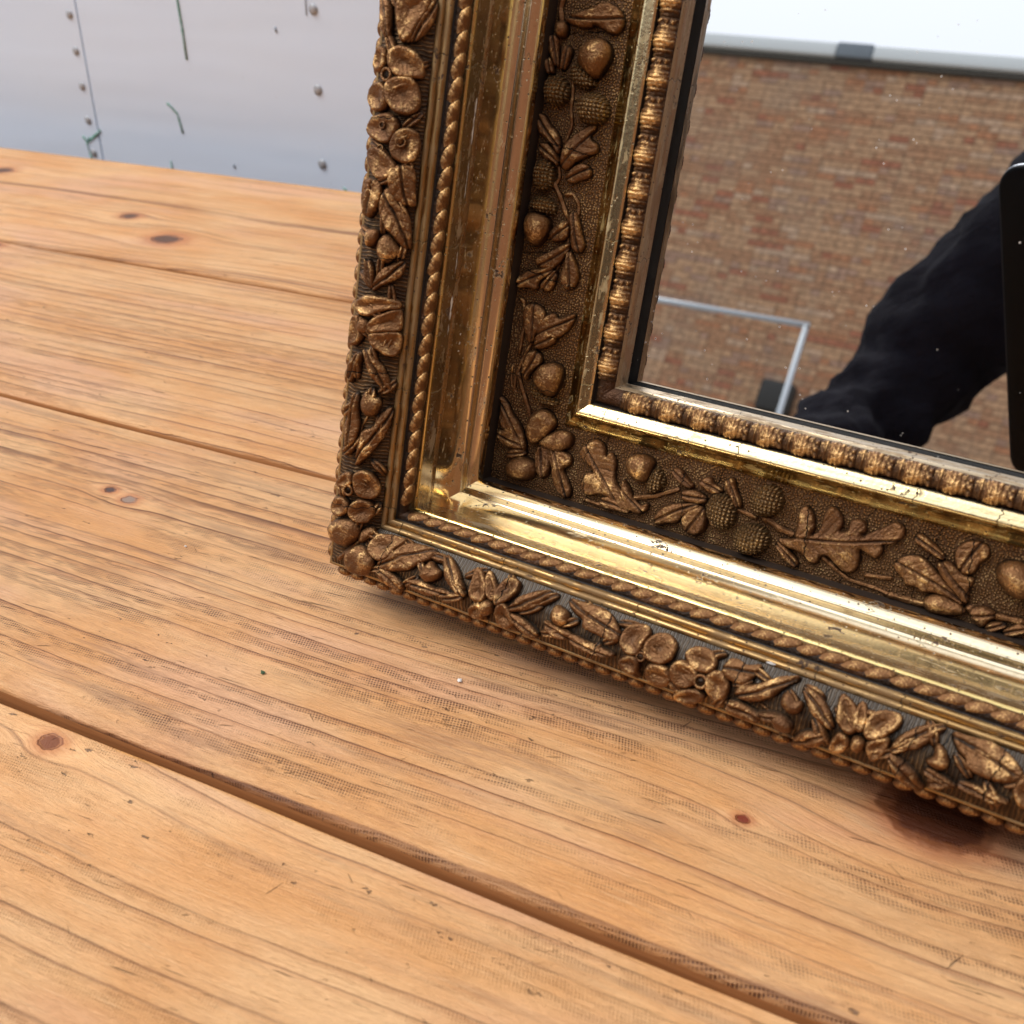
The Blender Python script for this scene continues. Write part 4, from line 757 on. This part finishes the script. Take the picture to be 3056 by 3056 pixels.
def relief_piece(name, band, side, kind, pts, ex, mat, parent, lift=0.0):
    g_ = 0.75 if band == 'O' else 0.7
    P = resample(chaikin(pts, 2), g_)
    t_ = np.roll(P, -1, 0) - np.roll(P, 1, 0); t_ = t_ / (np.linalg.norm(t_, axis=1)[:, None] + 1e-9)
    ar = np.sum(P[:, 0] * np.roll(P[:, 1], -1) - np.roll(P[:, 0], -1) * P[:, 1]); nrm_ = np.stack([t_[:, 1], -t_[:, 0]], 1) * (1 if ar > 0 else -1)
    P = resample(P + nrm_ * (1.0 if kind in 'LPB' else 0.5), g_)
    lo, hi = P.min(0), P.max(0)
    xs = np.arange(lo[0], hi[0], g_); ys = np.arange(lo[1], hi[1], g_ * .87)
    X, Y = np.meshgrid(xs, ys); X[1::2] += g_ / 2; Q = np.stack([X.ravel(), Y.ravel()], 1)
    Q = Q[inside(Q, P)]
    A, B = P, np.roll(P, -1, axis=0)
    if len(Q):
        d = seg_dist(Q, A, B).min(1); Q = Q[d > g_ * .5]; d = d[d > g_ * .5]
    if not len(Q): Q = P.mean(0)[None]; d = seg_dist(Q, A, B).min(1)
    # second ring just inside the outline for a crisp rounded edge
    n = len(P); allp = np.vstack([P, Q]); dist = np.r_[np.zeros(n), d]
    r = delaunay_2d_cdt([Vector(q) for q in allp], [(i, (i + 1) % n) for i in range(n)], [], 1, 1e-6)
    vv = np.array([tuple(q) for q in r[0]]); tris = [tuple(t) for t in r[2]]
    if len(vv) != len(allp):
        dist = np.minimum(seg_dist(vv, A, B).min(1), 1e9)
    dm = max(dist.max(), .5)
    c0 = vv.mean(0); U_, S_, W_ = np.linalg.svd(vv - c0, full_matrices=False); ax = W_[0]; ay = W_[1]
    la = (vv - c0) @ ax; lb = (vv - c0) @ ay; ln = np.abs(la).max(); wd = max(np.abs(lb).max(), .5)
    big = band == 'O'
    sd = float(abs(pts[0][0]) % 7)
    if kind == 'N':
        H = 1.0 * min(dm, 8.0); z = .35 * H * np.sqrt(np.clip(1 - (1 - dist / dm) ** 2, 0, 1)) + .75 * H * np.sqrt(np.clip(1 - (la / (ln * 1.02)) ** 2 - (lb / (wd * 1.02)) ** 2, 0, 1)) + .1 * nfun(vv + sd, 1.1)
    elif kind == 'C':
        H = 1.0 * dm; z = .35 * H * np.sqrt(np.clip(1 - (1 - dist / dm) ** 2, 0, 1)) + .7 * H * np.sqrt(np.clip(1 - (la / (ln * 1.02)) ** 2 - (lb / (wd * 1.02)) ** 2, 0, 1))
        k1 = 2 * math.pi / 2.3; dots = np.cos(k1 * vv[:, 0]) * np.cos(k1 * 0.5 * vv[:, 0] + k1 * .87 * vv[:, 1]) * np.cos(k1 * 0.5 * vv[:, 0] - k1 * .87 * vv[:, 1])
        z = z + 0.42 * np.clip(dots * 1.8, -.6, 1)
    elif kind == 'B':
        R_ = min(dm, 5.5); H = min(1.0 * dm, 4.6); z = H * np.sqrt(np.clip(1 - (1 - np.minimum(dist / R_, 1)) ** 2, 0, 1)) + .25 * nfun(vv + sd, 1.3)
    elif kind == 'P':
        R_ = min(dm, 2.2); H = 3.0 if dm > 2 else 1.2 + dm * .7
        z = H * np.sqrt(np.clip(1 - (1 - np.minimum(dist / R_, 1)) ** 2, 0, 1))
        z = z - 2.0 * np.clip((dist - 1.5) / max(dm - 1.0, 1), 0, 1) ** 1.2 + .35 * nfun(vv + sd, .9)
        z = z + .05 * np.sin(lb * 2.6 + .15 * la * la / max(ln, 1))
    else:  # leaf
        R_ = min(dm, 2.6 if big else 2.4); H = (2.6 if big else 2.6) if dm > 1.6 else 1.0 + dm
        z = H * np.sqrt(np.clip(1 - (1 - np.minimum(dist / R_, 1)) ** 2, 0, 1))
        ctr = lb + .04 * ln * np.sin(la / ln * 2.2 + sd)
        z = z - 1.0 * np.exp(-(ctr / .62) ** 2) * np.clip(dist / 1.0, 0, 1) + .42 * np.exp(-((np.abs(ctr) - 1.25) / .6) ** 2)
        if wd > 3.0:
            per = 5.2; sv = np.abs(((la - np.abs(ctr) * .9) / per) % 1 - .5) * 2
            z = z - .55 * np.exp(-((1 - sv) / .13) ** 2) * np.clip(dist / 1.2, 0, 1) * np.clip((np.abs(ctr) - .6) / 1, 0, 1)
        z = z + (1.1 if big else .7) * nfun(vv + sd, .42) * np.clip(dist / 2.0, 0, 1) + .55 * np.abs(ctr) / wd * np.clip(dist / 1, 0, 1)
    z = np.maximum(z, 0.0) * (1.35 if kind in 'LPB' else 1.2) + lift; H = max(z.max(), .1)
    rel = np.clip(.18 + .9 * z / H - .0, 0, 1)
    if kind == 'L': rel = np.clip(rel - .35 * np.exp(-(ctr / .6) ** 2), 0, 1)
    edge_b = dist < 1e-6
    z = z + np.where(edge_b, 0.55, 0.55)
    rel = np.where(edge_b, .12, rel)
    s, h, nn = surf(band, vv[:, 1]); V = to3(side, vv[:, 0], s + nn[:, 0] * z, h + nn[:, 1] * z)
    # skirt
    bidx = [i for i in range(len(vv)) if edge_b[i]]
    loop = list(range(n)) if len(vv) == len(allp) else None
    V = list(map(tuple, V)); UV = [tuple(q) for q in vv]; REL = list(rel); F = list(tris)
    if loop:
        s, h, nn = surf(band, P[:, 1]); zb = -0.4
        V2 = to3(side, P[:, 0], s + nn[:, 0] * zb, h + nn[:, 1] * zb); b = len(V)
        V += list(map(tuple, V2)); UV += [tuple(q) for q in P]; REL += [0.0] * n
        F += [(i, b + i, b + (i + 1) % n, (i + 1) % n) for i in range(n)]
    o = mesh(name, V, F, mat, parent, uvs=UV, relief=REL)
    bm = bmesh.new(); bm.from_mesh(o.data); bmesh.ops.recalc_face_normals(bm, faces=bm.faces[:])
    if sum((q.normal.z * q.calc_area() for q in bm.faces)) < 0: bmesh.ops.reverse_faces(bm, faces=bm.faces[:])
    bm.to_mesh(o.data); bm.free()
    return o
def stem_piece(name, band, side, pts, wd, mat, parent):
    r = wd * 0.6 / 4.9 / 2 * .95; P = np.array(pts, float); 
    L = np.r_[0, np.cumsum(np.linalg.norm(np.diff(P, axis=0), axis=1))]; t = np.linspace(0, L[-1], max(6, int(L[-1] / 1.0)))
    pr = smooth_prof(P, len(t)) if len(P) > 2 else np.stack([np.interp(t, L, P[:, 0]), np.interp(t, L, P[:, 1])], 1)
    V = []; F = []; UV = []; REL = []; m_ = 11
    for i, q in enumerate(pr):
        d = pr[min(i + 1, len(pr) - 1)] - pr[max(i - 1, 0)]; d = d / (np.linalg.norm(d) + 1e-9); no = np.array([-d[1], d[0]])
        rr = r * (1 + .10 * math.sin(i * .9)) * (0.82 if i in (0, len(pr) - 1) else 1)
        for k in range(m_):
            th = math.pi * k / (m_ - 1); gro = 1 - .16 * max(0, math.cos(th * 6 + i * .15))
            c2 = q + no * math.cos(th) * rr * gro; z = math.sin(th) * rr * 1.25 * gro - .2
            s, h, nn = surf(band, np.array([c2[1]])); V.append(tuple(to3(side, c2[0], s[0] + nn[0, 0] * z, h[0] + nn[0, 1] * z)))
            UV.append(tuple(c2)); REL.append(.1 + .8 * math.sin(th) * gro)
        if i:
            for k in range(m_ - 1): F.append(((i - 1) * m_ + k, (i - 1) * m_ + k + 1, i * m_ + k + 1, i * m_ + k))
    F.append(tuple(range(m_))); F.append(tuple((len(pr) - 1) * m_ + k for k in range(m_))[::-1])
    o = mesh(name, V, F, mat, parent, uvs=UV, relief=REL)
    bm = bmesh.new(); bm.from_mesh(o.data); bmesh.ops.recalc_face_normals(bm, faces=bm.faces[:])
    if sum((q.normal.z * q.calc_area() for q in bm.faces)) < 0: bmesh.ops.reverse_faces(bm, faces=bm.faces[:])
    bm.to_mesh(o.data); bm.free(); return o
def ring_piece(name, band, side, p, wd, mat, parent, z0):
    R_ = wd * .6 / 4.9 / 2; r = R_ * .30; V = []; F = []; UV = []; REL = []; n, m_ = 18, 8
    s, h, nn = surf(band, np.array([p[1]])); 
    for i in range(n):
        t = 2 * math.pi * i / n
        for k in range(m_):
            u = 2 * math.pi * k / m_; rad = R_ + r * math.cos(u); z = z0 + r * math.sin(u) * 1.2
            V.append(tuple(to3(side, p[0] + rad * math.cos(t), s[0] + rad * math.sin(t) * nn[0, 1] + nn[0, 0] * z, h[0] - rad * math.sin(t) * nn[0, 0] + nn[0, 1] * z)))
            UV.append((p[0] + rad * math.cos(t), p[1])); REL.append(.5 + .5 * math.sin(u))
            F.append((i * m_ + k, i * m_ + (k + 1) % m_, ((i + 1) % n) * m_ + (k + 1) % m_, ((i + 1) % n) * m_ + k))
    b = len(V); V.append(tuple(to3(side, p[0], s[0] + nn[0, 0] * (z0 - r * .8), h[0] + nn[0, 1] * (z0 - r * .8)))); UV.append(tuple(p)); REL.append(0)
    for i in range(n): F.append((i * m_ + m_ // 2, ((i + 1) % n) * m_ + m_ // 2, b))
    o = mesh(name, V, F, mat, parent, uvs=UV, relief=REL)
    bm = bmesh.new(); bm.from_mesh(o.data); bmesh.ops.recalc_face_normals(bm, faces=bm.faces[:]); bm.to_mesh(o.data); bm.free(); return o
NM = {('O', 'L'): 'oak_leaf', ('O', 'N'): 'acorn', ('O', 'C'): 'acorn_cup', ('O', 'B'): 'oak_bud', ('O', 'S'): 'oak_stem', ('O', 'R'): 'cup_rim',
      ('F', 'L'): 'leaf', ('F', 'P'): 'petal', ('F', 'B'): 'bud', ('F', 'S'): 'stem', ('F', 'R'): 'flower_centre'}
for band, side, kind, pts, ex in ORN:
    mat = M_oak if band == 'O' else M_flow; par = (oakb if band == 'O' else flob)[side]; nm = NM[(band, kind)]
    if kind == 'S': stem_piece(nm, band, side, pts, ex, mat, par)
    elif kind == 'C': relief_piece(nm, band, side, kind, pts, ex, M_cup, par)
    elif kind == 'R': ring_piece(nm, band, side, pts[0], ex, mat, par, 6.0 if band == 'O' else 3.6)
    else: relief_piece(nm, band, side, kind, pts, ex, mat, par, {'N': .3, 'P': .2}.get(kind, 0))

g = G('white_gesso'); M_gesso = g.bsdf((0.72, 0.70, 0.66), 0.8)
def loss(side, a0, a1, s, h, wd, parent, ds=0.0, dh=1.0):
    rr = random.Random(int(a0 * 13)); n = max(4, int(abs(a1 - a0) / 1.6)); V = []; F = []
    for i in range(n + 1):
        a = a0 + (a1 - a0) * i / n; q = wd * (0.25 + rr.random()) * (0.3 if i in (0, n) else 1); o_ = rr.uniform(-.25, .25)
        for t in (-.5, .5): V.append(tuple(to3(side, a, s + ds * (o_ + q * t) - .14 * dh, h + dh * (o_ + q * t) + .14 * ds)))
        if i: F.append((2 * i - 2, 2 * i - 1, 2 * i + 1, 2 * i))
    return mesh('gesso_loss', V, F, M_gesso, parent)
for a0, a1, wd in ((139.5, 116, 1.1), (108, 88, .6), (60, 48, .5), (35.5, 22.5, 1.7), (20, 14, .7)): loss('L', a0, a1, 88.1, 66.5, wd, FR)
for a0, a1 in ((14, 12.8), (9, 7.4), (4, 3.2)): loss('L', a0, a1, 88.75, 52, 1.4, FR)
loss('B', 133, 137.5, 98.6, 94.15, 1.6, FR, 1.0, 0.0)

# small under-leaves filling the flower band between the larger pieces
fr_ = random.Random(21)
for side, a0, a1 in (('L', -112, 182), ('B', -100, 256)):
    a = a0; k = 0
    while a < a1:
        c_ = (5.5, 22.5, 13.5)[k % 3] + fr_.uniform(-2, 2); th = fr_.uniform(-1.1, 1.1) + (math.pi if k % 2 else 0)
        L_ = fr_.uniform(5.5, 8.0); w_ = fr_.uniform(1.5, 2.4); u = (math.cos(th), math.sin(th)); q = (-u[1], u[0])
        pts = [(a + u[0] * L_ * t + q[0] * w_ * o_, c_ + u[1] * L_ * t + q[1] * w_ * o_) for t, o_ in ((-1, 0), (-.5, .9), (.1, 1), (.6, .55), (1, 0), (.5, -.75), (0, -1), (-.6, -.7))]
        pts = [(x, min(28.5, max(.5, y))) for x, y in pts]
        relief_piece('leaf', 'F', side, 'L', pts, 0, M_flow, flob[side], -0.55)
        a += fr_.uniform(6.5, 9.5); k += 1

# ------------------------------------------------------------------ phone and photographer (seen in the mirror)
g = G('black_phone_case'); M_ph = g.bsdf((0.003, 0.003, 0.0035), 0.6, **{'Specular IOR Level': 0.06})
g = G('grey_metal_rim'); M_rimm = g.bsdf((0.30, 0.32, 0.36), 0.3, 0.9)
g = G('lens_glass'); M_lens = g.bsdf((0.01, 0.01, 0.015), 0.05)
PH = thing('phone', 'black phone held upright, its left edge reflected at the right of the mirror', 'phone')
PH.matrix_world = M @ Matrix.Translation((0, 0, 0.0055))
bev = []
def rrect(x0, x1, y0, y1, z0, z1, r, rz):
    V = []; F = []; n = 7; ring = []
    for cx_, cy_, a0 in ((x1 - r, y1 - r, 0), (x0 + r, y1 - r, 90), (x0 + r, y0 + r, 180), (x1 - r, y0 + r, 270)):
        for k in range(n):
            t = math.radians(a0 + 90 * k / (n - 1)); ring.append((cx_, cy_, math.cos(t), math.sin(t)))
    lv = [(r - rz, z0), (r - rz * .3, z0 + rz * .3), (r, z0 + rz), (r, z1 - rz), (r - rz * .3, z1 - rz * .3), (r - rz, z1)]
    for rr, zz_ in lv: V += [(a + c_ * rr, b + d_ * rr, zz_) for a, b, c_, d_ in ring]
    N_ = len(ring)
    for i in range(len(lv) - 1):
        for k in range(N_): F.append((i * N_ + k, i * N_ + (k + 1) % N_, (i + 1) * N_ + (k + 1) % N_, (i + 1) * N_ + k))
    F.append(tuple(range(N_))[::-1]); F.append(tuple((len(lv) - 1) * N_ + k for k in range(N_)))
    return V, F
v, f = rrect(-0.0745, 0.0125, -0.115, 0.0535, -0.0045, 0.0045, 0.011, 0.0025)
mesh('phone_case', v, f, M_ph, PH)
v, f = rrect(-0.0749, 0.0129, -0.1154, 0.0539, -0.0022, 0.0022, 0.0114, 0.001)
mesh('metal_rim', v, f, M_rimm, PH)
for (x, y) in ((0.0, -0.022), (-0.024, 0.0), (-0.024, -0.022)):
    v, f = dome((0, 0, 0), 0.0065, 0.0007, 20, 3); v = [(a + x, b + y, -c_ - 0.0046) for a, b, c_ in v]; mesh('lens', v, f, M_lens, PH)

g = G('black_fleece'); p = g.obj()
px_, py_, pz_ = g.xyz(p); fold = g.noise(g.vec(g.add(g.mul(px_, 9), g.mul(pz_, 6)), g.mul(py_, 9), g.add(g.mul(pz_, 20), g.mul(px_, -16))), 1, 3, .5)
M_fleece = g.bsdf(g.mix(fold, (0.004, 0.0035, 0.006), (0.013, 0.012, 0.018)), 0.95, nrm=g.bump(g.add(fold, g.mul(g.noise(p, 500, 2), .1)), 0.02, .8), **{'Specular IOR Level': 0.1})
g = G('dark_trousers'); M_trs = g.bsdf((0.02, 0.022, 0.03), 0.9)
g = G('skin'); M_skin = g.bsdf((0.55, 0.33, 0.24), 0.55)
g = G('dark_hair'); M_hair = g.bsdf((0.03, 0.02, 0.015), 0.6)
g = G('shoe'); M_shoe = g.bsdf((0.02, 0.02, 0.02), 0.6)
PE = thing('person', 'person in a black fleece leaning over the table, one sleeve reflected in the mirror', 'person', (0.14, -0.72, 0))
def skin(name, pts, edges, mat, sub=2, root=0):
    me = bpy.data.meshes.new(name); me.from_pydata([(x - 0.14, y + 0.72, z) for x, y, z, r in pts], edges, [])
    o = bpy.data.objects.new(name, me); COL.objects.link(o); o.parent = PE
    md = o.modifiers.new('skin', 'SKIN'); md.use_smooth_shade = True
    for i, q in enumerate(pts):
        r = q[3]; me.skin_vertices[0].data[i].radius = (r, r) if not isinstance(r, tuple) else r
        me.skin_vertices[0].data[i].use_root = i == root
    ss = o.modifiers.new('sub', 'SUBSURF'); ss.levels = sub; ss.render_levels = sub
    me.materials.append(mat); return o
# body: head, neck, hands, one continuous figure
camr = M
def cp(x, y, z): q = camr @ Vector((x, y, z)); return (q.x, q.y, q.z)
rh = cp(0.045, -0.075, 0.05)
body = [(0.16, -0.86, 0.96, .11), (0.15, -0.80, 1.14, .10), (0.13, -0.72, 1.30, .105), (0.11, -0.655, 1.42, .052), (0.10, -0.61, 1.50, .075), (0.095, -0.585, 1.575, .082), (0.09, -0.575, 1.635, .055),
        (-0.03, -0.64, 1.36, .05), (-0.215, -0.60, 1.08, .030), (-0.252, -0.52, .935, .024), (-0.262, -0.36, .815, .022), (-0.265, -0.315, .785, .032), (-0.268, -0.262, .772, .026),
        (0.30, -0.68, 1.30, .04), (0.30, -0.48, 1.06, .030), (rh[0] + .03, rh[1] - .12, rh[2] - .02, .026), (rh[0], rh[1] - .05, rh[2] - .01, .03), (rh[0], rh[1], rh[2], .026),
        (0.07, -0.86, 0.90, .09), (0.06, -0.80, 0.50, .055), (0.06, -0.86, 0.10, .038), (0.25, -0.86, 0.90, .09), (0.27, -0.84, 0.50, .055), (0.27, -0.90, 0.10, .038)]
ed = [(0, 1), (1, 2), (2, 3), (3, 4), (4, 5), (5, 6), (2, 7), (7, 8), (8, 9), (9, 10), (10, 11), (11, 12), (2, 13), (13, 14), (14, 15), (15, 16), (16, 17), (0, 18), (18, 19), (19, 20), (0, 21), (21, 22), (22, 23)]
n0 = len(body)
for k, (dx, L_) in enumerate(((-.024, .058), (-.009, .068), (.006, .064), (.020, .05))):
    b0 = len(body); body += [(-0.268 + dx * .8, -0.258, .770, .0095), (-0.268 + dx * 1.1, -0.230 - .002 * k, .768, .0088), (-0.268 + dx * 1.3, -0.258 + L_, .7605, .0076)]
    ed += [(12, b0), (b0, b0 + 1), (b0 + 1, b0 + 2)]
b0 = len(body); body += [(-0.236, -0.290, .772, .011), (-0.214, -0.262, .764, .0095)]; ed += [(11, b0), (b0, b0 + 1)]
for k in range(4):
    b0 = len(body); q1 = cp(0.030, -0.045 - .018 * k, 0.022); q2 = cp(0.0215, -0.045 - .018 * k, 0.004)
    body += [(*q1, .0085), (*q2, .0075)]; ed += [(17, b0), (b0, b0 + 1)]
skin('body', body, ed, M_skin, 2)
fle = [(0.16, -0.86, 0.93, .155), (0.15, -0.80, 1.10, .155), (0.13, -0.735, 1.27, .15), (0.12, -0.69, 1.38, .10), (0.11, -0.665, 1.42, .08),
       (-0.005, -0.66, 1.36, .09), (-0.106, -0.625, 1.258, .088), (-0.178, -0.605, 1.130, .088), (-0.232, -0.59, 1.03, .071), (-0.248, -0.55, .955, .055), (-0.262, -0.45, .885, .050), (-0.262, -0.375, .83, .044),
       (0.27, -0.70, 1.29, .085), (0.30, -0.58, 1.16, .066), (0.30, -0.48, 1.05, .060), (0.20, -0.34, 1.00, .050), (rh[0] + .035, rh[1] - .13, rh[2] - .02, .040)]
fe = [(0, 1), (1, 2), (2, 3), (3, 4), (2, 5), (5, 6), (6, 7), (7, 8), (8, 9), (9, 10), (10, 11), (2, 12), (12, 13), (13, 14), (14, 15), (15, 16)]
o = skin('fleece', fle, fe, M_fleece, 3)
tx = bpy.data.textures.new('folds', 'CLOUDS'); tx.noise_scale = 0.045
dp = o.modifiers.new('folds', 'DISPLACE'); dp.texture = tx; dp.strength = 0.042; dp.mid_level = 0.5; dp.texture_coords = 'LOCAL'
tr = [(0.16, -0.87, 0.98, .14), (0.07, -0.86, 0.88, .105), (0.06, -0.80, 0.50, .08), (0.06, -0.86, 0.08, .07), (0.25, -0.86, 0.88, .105), (0.27, -0.84, 0.50, .08), (0.27, -0.90, 0.08, .07)]
skin('trousers', tr, [(0, 1), (1, 2), (2, 3), (0, 4), (4, 5), (5, 6)], M_trs, 2)
for x, y in ((0.06, -0.86), (0.27, -0.90)): skin('shoe', [(x, y - .04, .05, .045), (x, y + .06, .045, .042), (x, y + .16, .035, .03)], [(0, 1), (1, 2)], M_shoe, 2)
skin('hair', [(0.10, -0.635, 1.585, .085), (0.095, -0.60, 1.66, .072), (0.092, -0.545, 1.675, .035)], [(0, 1), (1, 2)], M_hair, 2)
for dx in (-.03, .03):
    v, f = dome((0, 0, 0), 0.012, 0.012, 10, 4); mesh('eye', [(a + .092 + dx - .14, c_ - .505 + .72, b + 1.575) for a, b, c_ in v], f, M_gut, PE)
skin('nose', [(0.092, -0.50, 1.575, .008), (0.092, -0.485, 1.545, .013)], [(0, 1)], M_skin, 1)
skin('mouth', [(0.072, -0.515, 1.512, .006), (0.092, -0.510, 1.512, .009), (0.112, -0.515, 1.512, .006)], [(0, 1), (1, 2)], G('lips').bsdf((.4, .16, .13), .5), 1)
for dx in (-.083, .083): skin('ear', [(0.095 + dx, -0.59, 1.56, .010), (0.095 + dx, -0.592, 1.59, .014)], [(0, 1)], M_skin, 1)
